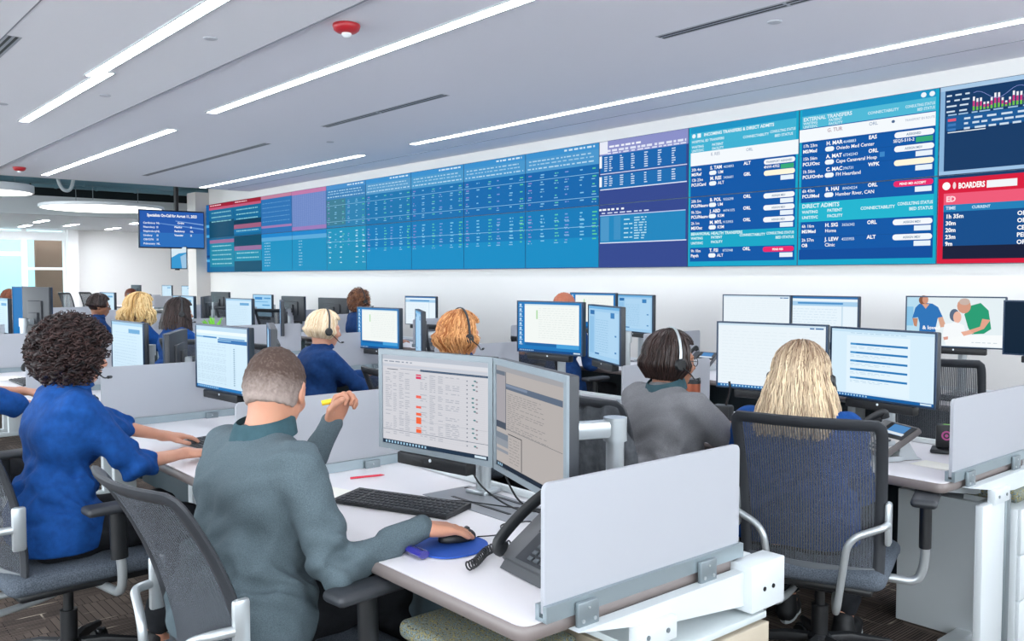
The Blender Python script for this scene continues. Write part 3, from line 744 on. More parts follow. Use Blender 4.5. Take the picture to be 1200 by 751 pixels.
for i, (x, y, z, lb) in enumerate(((2.35, 8.2, CEIL-.02, 'small white sprinkler cap left of the middle lights'), (2.33, 5.8, CEIL-.02, 'small white sprinkler cap nearest the red alarm'), (4.9, 3.2, CEIL, 'white sprinkler cap beside the long right light strip'), (5.2, 9.4, CEIL, 'small grey sprinkler cap right of the middle slot vent'), (1.75, 9.2, CEIL-.02, 'white sprinkler cap near the left edge light'))):
    single('sprinkler_cap', MB().lathe([(.045, 0), (.045, -.004), (.035, -.008), (.01, -.009)], n=20).mesh('sprinkler_cap', mat('cap_grey', 'c2c4cc', .5)), lb, 'sprinkler', (x, y, z))

# ------------------------------------------------------------ the video wall: 13 columns of two displays
PW, PH = 1.2105, .6815; Y0 = .4388*WALL_X; ZB = 1.582
r_ = random.Random(3)
class Column:
    """content drawn in column space: v 0..2 from the top, handed to the upper or lower display"""
    def __init__(s): s.p = [Page(PW-.010, PH-.010), Page(PW-.010, PH-.010)]
    def rect(s, u0, v0, u1, v1, c, L=1, e=1.0):
        if v0 < 1: s.p[0].rect(u0, v0, u1, min(v1, 1), c, L, e)
        if v1 > 1: s.p[1].rect(u0, max(v0-1, 0), u1, v1-1, c, L, e)
    def at(s, v): return (s.p[0], v) if v < 1 else (s.p[1], v-1)
    def text(s, u, v, h, t, c='ffffff', L=4, **k):
        p, v = s.at(v)
        if not k.get('center') and not k.get('right'): k['wmax'] = k.get('wmax') or .975-u
        p.text(u, min(v, .995), h, t, c, L, **k)
    def pill(s, u0, v0, u1, v1, c, L=3):
        p, b = s.at(v0); d = v0-b; p.pill(u0, b, u1, min(v1-d, 1), c, L)
    def dash(s, u0, v, u1, h, c, L=4):
        p, v = s.at(v); p.dashes(u0, v, u1, min(h, 1-v), c, L, rnd=r_)
def base(c, col='1478b8'): c.rect(0, 0, 1, 2, col, 0)
def generic(c, body, head, top, rows, light='8fc6e6', n_in=.0, lines=(.48, .86, 1.32)):
    base(c, body); c.rect(0, 0, 1, .10, top, 1); c.rect(0, .10, 1, .34, head, 1)
    c.dash(.55, .03, .95, .03, 'cfe4f2'); c.dash(.05, .14, .9, .022, 'a9d0ea'); c.dash(.05, .20, .95, .020, '9cc8e6'); c.dash(.03, .27, .97, .022, 'b4d8ee')
    for i in range(rows):
        v = .39+i*.125
        if v > 1.6: break
        if abs(v-1) < .06: continue
        for u, cc in ((.04, '8a86c8'), (.22, '7fc0e8'), (.42, '5cc0b0'), (.56, '7c98d8'), (.76, '7fc0e8'), (.92, '5cc898')):
            c.dash(u, v, u+.05, .020, cc)
            if r_.random() < .5: c.dash(u-.01, v+.045, u+.05, .014, '8cc4e6')
    for v in lines: c.rect(.0, v, 1, v+.008, light, 2)
def col_transfer(c, right):
    base(c, '11a5c9'); c.rect(.02, .28 if not right else .20, .98, 1.93, '0857a6', 1)
    c.rect(.02, .09, .98, .28 if not right else .25, '4fb8d6', 2); c.rect(.02, .0, .98, .09, '1a93c4', 2)
def row(c, v, a, b, n, num, org, loc, pillc='f2f6fb', ptxt='ASSIGN MD?', extra=None, shape=True):
    c.text(.03, v+.055, .040, a); c.text(.03, v+.125, .042, b, bold=.03)
    c.text(.215, v+.055, .046, n, bold=.03); c.text(.215+.013*len(n)+.05, v+.055, .034, num, 'cfe4f6')
    if shape: c.pill(.205, v+.075, .275, v+.135, 'eef6fc')
    c.text(.215 if not shape else .29, v+.125, .042, org)
    c.text(.53, v+.045, .044, loc, bold=.03)
    c.pill(.71, v+.005, .975, v+.075, pillc); c.text(.84, v+.055, .026, ptxt, '7f96b0' if pillc != 'e8286c' else 'ffffff', 5, center=True, bold=.03)
    c.rect(.855, v+.088, .965, v+.148, 'e6f1fa', 3); 
    if extra: c.text(.845, v+.125, .036, extra, 'ffffff', 5, right=True); c.rect(.855, v+.088, .965, v+.148, '35a878' , 4)
for ci in range(14):
    # ci 0 = the column furthest right (partly outside the frame); counted towards the far left
    c = Column(); y1 = Y0+(ci-1)*PW; k = 13-ci
    if ci == 0:
        base(c, '123a66'); c.rect(0, 0, 1, .05, 'a9c9e6', 1); c.rect(0, .96, 1, 1.0, '9ec2e4', 1)
        c.rect(.0, .05, .03, .96, '8ab4da', 1); c.rect(.04, .34, .98, .50, '1a5a96', 2)
        for v in (.10, .16, .22, .28): c.dash(.04, v, .18, .018, 'cfe0f0')
        c.dash(.05, .32, .95, .015, '9ec2e4')
        for i in range(3):
            c.rect(.05, .37+i*.055, .10, .40+i*.055, 'e05a78' if i < 1 else '3c78b8', 3); c.dash(.15, .375+i*.055, .95, .022, 'cfe0f0')
        for i in range(22):
            h_ = .05+.13*abs(math.sin(i*.55+1.2))*(.6+.4*r_.random()); u = .20+i*.021
            p = c.p[0]; p.rect(u, .31-h_, u+.012, .31, 'f0f2f8', 3); p.rect(u, .31-h_*.7, u+.012, .31, 'c83c82', 4); p.rect(u, .31-h_*.3, u+.012, .31, '6cc24a', 5)
        p = c.p[0]; p.b.tube([(.004, (.206+i*.021-.5)*PW, PH/2-(.16-.05*math.sin(i*.55+1.0))*PH) for i in range(22)], .0015, 4, em('9aa8f0'))
        c.rect(.05, .52, .28, .53, 'e8f0f8', 3)
        c.rect(0, 1.03, 1, 2, 'd8193c', 1); c.rect(.035, 1.20, .98, 1.33, 'ee5a78', 2); c.rect(.035, 1.33, .98, 1.41, '2080b8', 2); c.rect(.035, 1.41, .98, 1.80, '0f4c8a', 2); c.rect(.035, 1.80, .98, 1.95, '151c38', 2)
        p = c.p[1]; p.disc(.05, .115, .025, .045, 'ffffff', 3); p.disc(.10, .115, .010, .04, 'f3d7dc', 3)
        c.text(.125, 1.15, .06, 'BOARDERS', bold=.04, wmax=.16); c.rect(.295, 1.085, .47, 1.165, 'f0f4f8', 3)
        c.text(.05, 1.295, .06, 'ED', 'ffd9e0', bold=.04); c.text(.05, 1.385, .035, 'TIME', 'cfe6f6', bold=.03); c.text(.21, 1.385, .03, 'CURRENT', 'cfe6f6', bold=.03)
        for i, (a, b) in enumerate((('1h 35m', 'ORL'), ('30m', 'ORL'), ('20m', 'CEL'), ('23m', 'PED'), ('9m', 'ORL'))): c.text(.05, 1.485+i*.078, .045, a, bold=.03); c.text(.475, 1.485+i*.078, .045, b, bold=.03)
    elif ci == 1:
        col_transfer(c, True); p = c.p[0]; p.disc(.90, .05, .018, .03, 'e8f4fa', 4); p.disc(.955, .05, .018, .03, 'e8f4fa', 4)
        c.text(.03, .155, .045, 'EXTERNAL TRANSFERS', 'd9eef6', bold=.03)
        for u, v, tx in ((.03, .20, 'WAITING'), (.23, .20, 'PATIENT'), (.52, .185, 'CONNECTABILITY'), (.78, .175, 'CONSULTING STATUS'), (.03, .245, 'UNIT/SVC'), (.23, .245, 'FACILITY'), (.86, .225, 'BED STATUS')): c.text(u, v, .032, tx, 'c9e8f2', bold=.03)
        c.rect(.0, .26, .98, .42, 'f2f7fb', 3); c.text(.22, .33, .045, 'G. TUR', 'b09aa8', 5, bold=.02); c.text(.53, .32, .04, 'ORL', '90a4c0', 5); p.disc(.70, .31, .012, .018, '506a90', 5); c.text(.78, .33, .026, 'TRANSPORT EN ROUTE', 'a0b0c8', 5)
        row(c, .44, '17h 23m', 'MS/Med', 'H. MAR', '4648883', 'Oviedo Med Center', 'EAS', ptxt='ASSIGNED', extra='SEQS-510-2')
        row(c, .605, '15h 56m', 'PCU/Onc', 'A. MAT', '67342343', 'Cape Canaveral Hosp', 'ORL')
        row(c, .77, '1h 56m', 'PCU/Ortho', 'C. MAC', '396731', 'FH Heartland', 'WPK', 'fbf6dc', '')
        row(c, 1.005, '6h 43m', 'PCU/Med', 'R. HAI', '80434224', 'Humber River, CAN', 'ORL', 'e8286c', 'PEND MD ACCEPT')
        c.rect(.0, 1.19, .98, 1.44, '1fb4cf', 2); c.text(.03, 1.26, .05, 'DIRECT ADMITS', 'd9f2f6', bold=.03)
        for u, v, tx in ((.03, 1.33, 'WAITING'), (.23, 1.325, 'PATIENT'), (.48, 1.325, 'CONNECTABILITY'), (.74, 1.30, 'CONSULTING STATUS'), (.03, 1.40, 'UNIT/SVC'), (.23, 1.395, 'FACILITY'), (.82, 1.365, 'BED STATUS')): c.text(u, v, .036, tx, 'd9f2f6', bold=.03)
        row(c, 1.46, '6h 16m', 'MS/Med', 'H. SIG', '3656342', 'Home', 'ORL', shape=False); row(c, 1.64, '2h 57m', 'OB', 'J. LEW', '4555955', 'Clinic', 'ALT', shape=False)
        c.rect(.01, 1.80, .98, 1.93, '084c9c', 3)
        for v in (.435, .60, .765, 1.0, 1.635): c.rect(.01, v, .98, v+.005, '084a92', 3)
        c.rect(.61, .655, .645, .715, '3a86c8', 4)
    elif ci == 2:
        col_transfer(c, False); p = c.p[0]; p.disc(.05, .13, .018, .03, 'e8f4fa', 4); p.rect(.085, .10, .12, .16, 'e8f4fa', 4)
        c.text(.15, .15, .042, 'INCOMING TRANSFERS & DIRECT ADMITS', 'e6f6fa', bold=.03)
        for u, v, tx in ((.03, .23, 'HOSPITAL ED TRANSFERS'), (.52, .26, 'CONNECTABILITY'), (.76, .24, 'CONSULTING STATUS'), (.03, .305, 'WAITING'), (.23, .305, 'PATIENT'), (.80, .30, 'BED STATUS'), (.03, .36, 'UNIT/SVC'), (.23, .36, 'FACILITY')): c.text(u, v, .034, tx, 'd2edf5', bold=.03)
        c.rect(.02, .09, .98, .37, '3fb0d2', 2); c.rect(.02, .37, 1, .56, 'f2f7fb', 3); c.text(.22, .44, .042, 'E. RES', '9aa8c0', 5); c.text(.55, .44, .04, 'ORL', '90a4c0', 5)
        row(c, .58, '20h 4m', 'MS/Ref', 'S. TAM', '4654893', 'UM', 'ALT', ptxt='TRANSPORT ASSIGNED', extra='4NW-4702')
        row(c, .73, '12h 23m', 'PCU/Card', 'M. REE', '3436601', 'ALT', 'GBL', 'fbf6dc', '')
        row(c, .845, '20h 5m', 'PCU/Neuro', 'B. POL', '9326298', 'UM', 'ORL', extra=None) if False else None
        row(c, 1.02, '20h 5m', 'PCU/Neuro', 'B. POL', '9326298', 'UM', 'ORL', ptxt='ASSIGN MD?')
        row(c, 1.18, '9h 32m', 'PCU/Neuro', 'J. ABD', '44741075', 'KSM', 'ORL'); row(c, 1.34, '2h 1m', 'MS/Onc', 'M. MYL', '9133955', 'KSM', 'ORL')
        c.rect(.02, 1.50, .98, 1.73, '14a6c6', 2); c.text(.03, 1.55, .04, 'BEHAVIORAL HEALTH TRANSFERS', 'd9f6f6', 5, bold=.03)
        for u, v, tx in ((.03, 1.61, 'WAITING'), (.23, 1.605, 'PATIENT'), (.50, 1.59, 'CONNECTABILITY'), (.74, 1.58, 'CONSULTING STATUS'), (.03, 1.68, 'UNIT/SVC'), (.23, 1.67, 'FACILITY'), (.82, 1.64, 'BED STATUS')): c.text(u, v, .034, tx, 'd9f6f6', 5, bold=.03)
        row(c, 1.74, '9h 10m', 'Psych', 'T. FSI', '8733948', 'ALT', 'ORL', 'e8286c', 'PEND RES')
    elif ci == 3:
        base(c, '33488f'); c.rect(0, 0, 1, .22, '8a90c8', 1); c.rect(0, 0, .1, .2, 'e6eaf6', 2); c.dash(.12, .08, .5, .03, 'f2f4fc'); c.dash(.1, .14, .98, .035, 'dfe4f6'); c.dash(.1, .19, .98, .02, 'dfe4f6')
        c.rect(.01, .22, .98, .50, '1564ac', 1); c.rect(.01, .54, .98, .76, '1a6cb0', 1); c.rect(.01, .51, .99, .525, 'c9d4f0', 2); c.rect(.01, .76, .99, .775, 'dfe6fa', 2); c.rect(0, .23, .03, .42, 'f2f6fc', 3); c.rect(0, .56, .03, .72, 'f2f6fc', 3)
        for v in [.25+.035*i for i in range(7)]+[.56+.035*i for i in range(5)]:
            for u in (.06, .12, .25, .38, .53, .68, .83): c.dash(u, v, u+.04, .016, 'cfe0f6')
        c.dash(.0, 1.06, .3, .03, 'f2f6fc'); c.dash(.03, 1.12, .6, .02, 'cfd8f2'); c.rect(.01, 1.16, .98, 1.175, 'b8c6ec', 2); c.rect(.01, 1.175, .98, 1.60, '1e86be', 1); c.rect(.01, 1.60, .99, 1.615, 'dfe6fa', 2); c.rect(.02, 1.19, .12, 1.58, '4a96c8', 2); c.rect(.18, 1.19, .26, 1.56, '3c90c4', 2)
        for i in range(9): c.dash(.42, 1.22+i*.04, .56, .018, 'b0dcee'); 
        for i in range(5): c.dash(.30, 1.24+i*.07, .40, .02, 'b0dcee')
        c.dash(.05, .97, .95, .015, 'c0c8ec') if False else None
    elif ci in (4, 5, 6, 7):
        generic(c, ['', '', '', '', '0f66ac', '106aae', '1270b0', '1474ae'][ci], ['', '', '', '', '4a96cc', '4896cc', '4a98ca', '5498c8'][ci], '3a90ce', 10)
        c.rect(0, 1.0, 1, 1.5, '0f7ab8', 1); c.rect(0, 1.5, 1, 1.99, '108cc4', 1)
        for i in range(4):
            if i > 3: break
            v = 1.08+i*.12
            for u, cc in ((.04, '7c8ccc'), (.22, '7cc8e8'), (.42, '58c4b0'), (.56, '74a0d8'), (.76, '7cc8e8'), (.92, '58c894')): c.dash(u, v, u+.06, .022, cc)
    elif ci == 8:
        generic(c, '2a80b0', '3a80b8', '4a90cc', 9); c.rect(0, .34, .5, .95, '3c7c94', 1); c.rect(0, 1.0, 1, 1.99, '1c92bc', 1)
        for i in range(7):
            for u in (.06, .35, .75, .92): c.dash(u, 1.08+i*.12, u+.06, .022, 'bfe6f4')
    elif ci in (9, 10):
        if ci == 9:
            base(c, '6a86c2'); c.rect(0, 0, 1, .10, 'c07aa8', 1)  # purple-white glare is averaged into this display's colours
            for i in range(20): c.rect(.03, .14+i*.04, .97, .142+i*.04, '9aa8dc', 2)
            for i in range(16): c.rect(.05+i*.06, .1, .053+i*.06, .9, '9aa8dc', 2)
            c.rect(0, .9, 1, .99, '9a7ab8', 2)
        else:
            base(c, '2c72b4'); c.rect(0, 0, 1, .09, 'c0809c', 1); c.rect(0, .80, 1, .86, 'a07ab0', 1)
            for i in range(5): c.dash(.05, .2+i*.12, .95, .015, '6aa6d6')
        c.rect(0, 1.0, 1, 1.10, '1c86cc', 1); c.rect(0, 1.10, 1, 1.20, '5aa8d8', 1); c.rect(0, 1.2, 1, 1.99, '1a90c0', 1)
        for i in range(9): c.dash(.2 if ci == 9 else .1, 1.24+i*.075, .3, .018, 'a8d8ee')
    elif ci in (11, 12):
        base(c, '126a9a'); c.rect(0, 0, 1, .10, 'a01c34', 1); c.rect(0, .10, 1, .17, 'c05878', 1); c.dash(.05, .03, .5, .03, 'f0d0d8')
        for i in range(3): c.dash(.1, .25+i*.13, .9, .03, '8fd0d8'); 
        if ci == 12:
            c.rect(0, .5, 1, .99, '0e4a6a', 1); c.rect(0, 1.05, 1, 1.15, '9a6e98', 1); c.rect(0, 1.15, 1, 1.85, '1c88a8', 1)
            for i in range(5): c.dash(.1, 1.22+i*.13, .9, .03, '9fd8e0')
        else:
            c.rect(0, .55, 1, .68, '0e3c56', 1); c.rect(0, .68, 1, .80, 'a0607e', 1); c.rect(0, .82, 1, .93, '1c78b0', 1); c.dash(.1, .85, .9, .03, '9fd8e0'); c.rect(0, 1.0, 1, 1.28, '0f4a64', 1); c.rect(0, 1.28, 1, 1.40, '96709c', 1); c.rect(0, 1.4, 1, 1.7, '1c8cae', 1); c.rect(0, 1.7, 1, 1.99, '14506e', 1)
            for i in range(2): c.dash(.1, 1.46+i*.13, .9, .03, '9fd8e0')
    else:
        base(c, '1260a2')
        for i in range(44):
            if .95 < i*.043 < 1.03: continue
            c.dash(.06, .05+i*.043, .8, .012, '58a0d2')
        c.rect(0, .60, 1, .68, '58b0e4', 2); c.rect(0, .9, 1, .98, '4aa6de', 2); c.rect(0, 1.62, 1, 1.70, '4aa6de', 2); c.rect(0, 1.5, 1, 1.56, '0a3c78', 2)
    names = {0: 'video wall display at the right frame edge', 13: 'video wall display at the far left end'}
    for rr in (0, 1):
        up = 'upper' if rr == 0 else 'lower'
        if ci == 0: lb = '%s video wall display with %s, at the right edge' % (up, 'a bar chart' if rr == 0 else 'a red BOARDERS list')
        elif ci == 1: lb = '%s video wall display naming %s' % (up, 'Oviedo Med Center' if rr == 0 else 'Humber River under direct admits')
        elif ci == 2: lb = '%s video wall display, %s' % (up, 'incoming transfers and direct admits list' if rr == 0 else 'behavioral health transfers list')
        elif ci == 3: lb = '%s purple-toned video wall display with %s' % (up, 'dense tables' if rr == 0 else 'one table over plain purple')
        else: lb = '%s row video wall display, %s counted from the far left end' % (up, ORD[13-ci])
        t = thing('video_wall_display', lb, 'screen', (WALL_X-.06, y1+PW/2, ZB+PH*(1.5-rr)), PI, 'video wall displays')
        obj('casing', cached('vwcase', lambda: MB().box((-.03, 0, 0), (.055, PW-.002, PH-.002)).mesh('casing', mat('display_casing', '123a5c', .4), smooth=False)), t)
        obj('screen', c.p[rr].mesh('screen'), t)
# hanging television
def tv_page():
    p = Page(1.2, .68); p.rect(0, 0, 1, 1, '2a5cae', 0); p.rect(0, .6, 1, 1, '2f70bc', 1); p.poly([(.55, .25), (1, .33), (1, .36), (.55, .27)], '7fa6dc', 2); p.poly([(.3, .33), (1, .45), (1, .49), (.3, .35)], '6a98d6', 2)
    p.text(.5, .155, .075, 'Specialists On-Call for August 11, 2023', 'ffffff', 4, center=True, bold=.03, wmax=.78)
    for i, (a, b) in enumerate((('Cardiology', 'NL'), ('Neurology', 'SI'), ('Nephrology', 'NL'), ('Urology', 'SI'), ('OB/GYN', 'SI'), ('Pulmonary', 'NL'))): p.text(.05, .36+i*.115, .05, a, 'dfe8f8', 4, bold=.03); p.text(.25, .36+i*.115, .05, b, 'dfe8f8', 4, bold=.03)
    for i, (a, b) in enumerate((('Ortho', ''), ('Plastics', 'SI'), ('Radiology', 'NL'), ('Vascular', 'SI'))): p.text(.58-.05*(i > 0), .34+i*.115, .05, a, 'f2f6ff', 4, bold=.03); p.text(.78, .34+i*.115, .05, b, 'dfe8f8', 4, bold=.03)
    return p
t = thing('hanging_screen', 'blue hanging screen listing specialists on call, on a black pole', 'screen', (6.10, 17.2, 2.40), math.radians(-92))
tv = tv_page(); bmx = MB().rbox((-.03, 0, 0), (.05, 1.24, .73), .008)
obj('casing', bmx.mesh('casing', mat('tv_casing', '14243c', .4)), t); obj('screen', tv.mesh('screen'), t)
obj('pole', MB().cyl((-.13, .12, -.78), (-.13, .12, 2.14), .045, m=BLACK).rbox((-.085, .12, .0), (.06, .4, .3), .01, BLACK).mesh('pole', BLACK), t)

t = thing('hanging_screen', 'small upright screen hung low on the pole under the hanging blue screen', 'screen', (6.22, 17.22, 1.86), math.radians(-110))
obj('casing', MB().rbox((-.02, 0, 0), (.03, .30, .44), .006).mesh('casing', mat('tv_casing', '14243c', .4)), t)
p = Page(.27, .41); p.rect(0, 0, 1, 1, 'd6e8f2', 0); p.poly([(0, .5), (.5, .3), (1, .25), (1, 1), (0, 1)], '3a98d0', 1); p.poly([(.6, .45), (1, .3), (1, 1), (.7, 1)], '9cc4e2', 2); obj('screen', p.mesh('screen'), t)
# ------------------------------------------------------------ furniture builders
def mesh_fabric():
    m = mat('mesh_fabric', '4c4f55', .9, spec=.15); nt = m.node_tree; b = nt.nodes['Principled BSDF']
    tc = nt.nodes.new('ShaderNodeTexCoord'); wv = nt.nodes.new('ShaderNodeTexWave'); wv.bands_direction = 'Y'; wv.inputs['Scale'].default_value = 34; wv.inputs['Distortion'].default_value = .6; wv.inputs['Detail'].default_value = 1
    nt.links.new(tc.outputs['Object'], wv.inputs[0])
    mr = nt.nodes.new('ShaderNodeMapRange'); mr.inputs[3].default_value = .60; mr.inputs[4].default_value = .95; nt.links.new(wv.outputs['Fac'], mr.inputs[0]); nt.links.new(mr.outputs[0], b.inputs['Alpha']); return m
MESHF = mesh_fabric()
SEATF = mat('seat_fabric', '5f6670', .9, spec=.15, noise=(260, '40474f', .7), bump=(500, .3))
def chair(loc, yaw, label, recline=.18, group='mesh-back task chairs', bwid=.235, top=1.0, base_yaw=.4, aw=.322):
    t = thing('task_chair', label, 'chair', (loc[0], loc[1], 0), yaw, group)
    key = (recline, bwid, top)
    zb, zt = .445, top; x0 = -.215
    def B(u, v):
        """point on the curved back; u -1..1 across, v 0..1 up"""
        w_ = bwid*(.93+.07*v); z = zb+(zt-zb)*v
        return Vector((x0-recline*1.2*(z-zb)*(.45+.55*v)+.035*(4*v*(1-v))*.6-.03+.045*(u*u), u*w_, z))
    def frame():
        mb = MB()
        P = [B(.97, v/10) for v in range(10)]+[B(.965, .94), B(.945, .968), B(.90, .984)]+[B(u/8, .985) for u in range(6, -7, -1)]+[B(-.90, .984), B(-.945, .968), B(-.965, .94)]+[B(-.97, v/10) for v in range(9, -1, -1)]
        R_ = [(.012, .020)]*11+[(.0115, .022)]+[(.011, .025)]*15+[(.0115, .022)]+[(.012, .020)]*11
        mb.tube(P, R_[:len(P)], 10, flat=(1, 0, 0))
        return mb.mesh('back_frame', BLACK2)
    def lower(): return MB().tube([B(u/8, .02) for u in range(-8, 9)], [(.012, .026)]*17, 10, flat=(1, 0, 0)).mesh('lower_rail', DGREY)
    def cloth_():
        mb = MB(); N = 12; vs_ = [B(-.95+1.9*i/N, .03+.93*j/N) for j in range(N+1) for i in range(N+1)]
        mb.add(vs_, [(j*(N+1)+i, j*(N+1)+i+1, (j+1)*(N+1)+i+1, (j+1)*(N+1)+i) for j in range(N) for i in range(N)]); return mb.mesh('back_mesh', MESHF)
    obj('back_frame', cached(('fr',)+key, frame), t); obj('lower_rail', cached(('lr',)+key, lower), t); obj('back_mesh', cached(('bm',)+key, cloth_), t)
    def seat():
        F = Field((-.30, -.29, .36), (.32, .29, .52), .008)
        F.ell((0.01, 0, .437), (.31, .30, .045), None, .01); F.D = np.full_like(F.D, .25)
        X = [F.lo[k_]+F.h*np.arange(F.n[k_]) for k_ in range(3)]; x, y, z = X[0][:, None, None], X[1][None, :, None], X[2][None, None, :]
        zc = .440-.9*np.maximum(x-.16, 0)**2*1.5
        qx = np.abs(x-.01)-.225; qy = np.abs(y)-.205; qz = np.abs(z-zc)-.006
        F.D = (np.sqrt(np.maximum(qx, 0)**2+np.maximum(qy, 0)**2+np.maximum(qz*1.6, 0)**2)+np.minimum(np.maximum(np.maximum(qx, qy), qz), 0)-.048).astype(np.float32)
        return F.mesh('seat', SEATF)
    obj('seat', cached('chseat', seat), t)
    obj('seat_shell', cached('chshell', lambda: MB().rbox((.0, 0, .392), (.44, .42, .03), .012).rbox((0, 0, .36), (.24, .16, .05), .01).mesh('seat_shell', BLACK)), t)
    for s in (1, -1):
        def brk(s=s):
            c = B(s*1.0, .36); mb = MB(); mb.rbox(c+Vector((-.012, s*.018, 0)), (.045, .022, .15), .01); return mb.mesh('back_bracket', SILVER)
        obj('back_bracket', cached(('bk', s)+key, brk), t)
        def tub(s=s):
            c = B(s*1.0, .36)+Vector((-.03, s*.018, .0)); mb = MB()
            P = bend([c, c+Vector((-.05, -s*.01, .0)), c+Vector((-.075, -s*.115, -.045)), Vector((c.x-.06, s*.105, .325)), Vector((-.14, s*.075, .330)), Vector((-.04, s*.07, .35))], .05, 6)
            mb.tube(P, .0125, 12); return mb.mesh('support_tube', SILVER)
        obj('support_tube', cached(('tb', s)+key, tub), t)
        def armt(s=s): return MB().tube(bend([(.05, s*.13, .375), (.08, s*(aw-.022), .365), (.08, s*aw, .44), (.07, s*aw, .53)], .05, 6), .0165, 12).mesh('arm_tube', SILVER)
        a = obj('armrest', cached(('at', s, aw), armt), t, label='silver arm tube')
        obj('arm_sleeve', cached(('as', s, aw), lambda s=s: MB().tube([(.07, s*aw, .50), (.066, s*aw, .668)], [(.021, .03)]*2, 14, flat=(0, 1, 0)).mesh('arm_sleeve', BLACK)), a)
        obj('arm_pad', cached(('ap', s, aw), lambda s=s: MB().rbox((.08, s*aw, .682), (.25, .088, .032), .015, seg=3).mesh('arm_pad', BLACK2)), a)
    obj('gas_column', cached('gas', lambda: MB().cyl((0, 0, .08), (0, 0, .25), .030).cyl((0, 0, .25), (0, 0, .345), .018).mesh('gas_column', BLACK)), t)
    def base_():
        mb = MB()
        for k_ in range(5):
            a = base_yaw+2*PI*k_/5; d = Vector((math.cos(a), math.sin(a), 0))
            mb.tube([Vector((0, 0, .115)), d*.12+Vector((0, 0, .112)), d*.30+Vector((0, 0, .078))], [(.028, .024), (.024, .02), (.014, .012)], 8, flat=(0, 0, 1))
        mb.lathe([(.045, .07), (.045, .13), (.034, .14)]); return mb.mesh('star_base', BLACK)
    obj('star_base', cached(('sb', base_yaw), base_), t)
    def caster():
        mb = MB()
        for s in (1, -1): mb.cyl((0, s*.008, .028), (0, s*.024, .028), .028, n=18)
        mb.rbox((0, 0, .048), (.05, .03, .02), .008); return mb.mesh('caster', BLACK)
    for k_ in range(5):
        a = base_yaw+2*PI*k_/5; o = obj('caster', cached('caster', caster), t, (math.cos(a)*.30, math.sin(a)*.30, 0)); o.rotation_euler.z = a+.8
    return t

# ---- desks
DL = 1.60
def frosted():
    m = mat('frosted_acrylic', 'c0c2c8', .55, spec=.3); nt = m.node_tree; b = nt.nodes['Principled BSDF']
    tr = nt.nodes.new('ShaderNodeBsdfTranslucent'); tr.inputs[0].default_value = lin('c2c4ca'); mx = nt.nodes.new('ShaderNodeMixShader'); mx.inputs[0].default_value = .38
    tp = nt.nodes.new('ShaderNodeBsdfTransparent'); tp.inputs[0].default_value = (1, 1, 1, 1); mx2 = nt.nodes.new('ShaderNodeMixShader'); mx2.inputs[0].default_value = .04
    out = nt.nodes['Material Output']; nt.links.new(b.outputs[0], mx.inputs[1]); nt.links.new(tr.outputs[0], mx.inputs[2]); nt.links.new(mx.outputs[0], mx2.inputs[1]); nt.links.new(tp.outputs[0], mx2.inputs[2]); nt.links.new(mx2.outputs[0], out.inputs[0]); return m
FROST = frosted()
def desk(xf, y0, label, end=False):
    """worktop from xf (front edge) to xf+.76, y0..y0+DL"""
    t = thing('workstation_desk', label, 'desk', (xf, y0, 0), 0, None)
    def top():
        r = .036; pts = [(.76, DL-.004), (.76, .004)]+[(.008+r-r*math.sin(a), .006+r-r*math.cos(a)) for a in [PI/2*i/6 for i in range(7)]]+[(.008+r-r*math.cos(a), DL-.006-r+r*math.sin(a)) for a in [PI/2*i/6 for i in range(7)]]
        return MB().prism(pts, 'z', .721, .740, WHITE).mesh('worktop', smooth=False)
    obj('worktop', cached('dtop', top), t)
    def edge():
        mb = MB(); mb.tube(bend([(.76, .006, .718), (.006, .006, .718), (.006, DL-.006, .718), (.76, DL-.006, .718)], .05, 6), [(.0215, .010)]*16 if False else .0, 4) if False else None
        pts = bend([(.76, .004, .722), (.004, .004, .722), (.004, DL-.004, .722), (.76, DL-.004, .722)], .035, 6)
        mb.tube(pts, [(.0175, .007)]*len(pts), 8, flat=(0, 0, 1)); return mb.mesh('edge_band', EDGE)
    obj('edge_band', cached('dedge', edge), t)
    obj('cable_beam', cached('dbeam', lambda: MB().rbox((.79, DL/2, .68), (.10, DL-.02, .10), .006).mesh('cable_beam', WMETAL)), t)
    for y in (.10, DL-.10):
        obj('cross_rail', cached(('dcross', y), lambda y=y: MB().prism([(.10, .70), (.74, .70), (.74, .60), (.45, .62), (.16, .675)], 'y', y-.03, y+.03).mesh('cross_rail', WMETAL)), t)
    def leg(y): 
        mb = MB(); mb.rbox((.60, y, .32), (.14, .06, .60), .006); mb.rbox((.52, y, .022), (.40, .07, .04), .01); return mb.mesh('leg', WMETAL)
    obj('leg', cached(('dleg', 0), lambda: leg(.12)), t); obj('leg', cached(('dleg', 1), lambda: leg(DL-.12)), t)
    obj('modesty_panel', cached('dmod', lambda: MB().box((.755, DL/2, .36), (.018, DL-.06, .52)).mesh('modesty_panel', mat('modesty_grey', '24333a', .5), smooth=False)), t)
    obj('grommet_tray', cached('dgrom', lambda: MB().rbox((.60, DL/2+.05, .7405), (.20, .48, .003), .001, mat('tray_grey', '8b8e93', .4, .3)).box((.56, DL/2+.05, .7425), (.012, .30, .002), BLACK).box((.67, DL/2+.05, .7425), (.014, .44, .002), BLACK).mesh('grommet_tray')), t)
    obj('back_rail', cached('drail', lambda: MB().rbox((.745, DL/2, .752), (.02, DL-.02, .022), .003).mesh('back_rail', mat('rail_white', 'dde2e4', .4))), t)
    return t
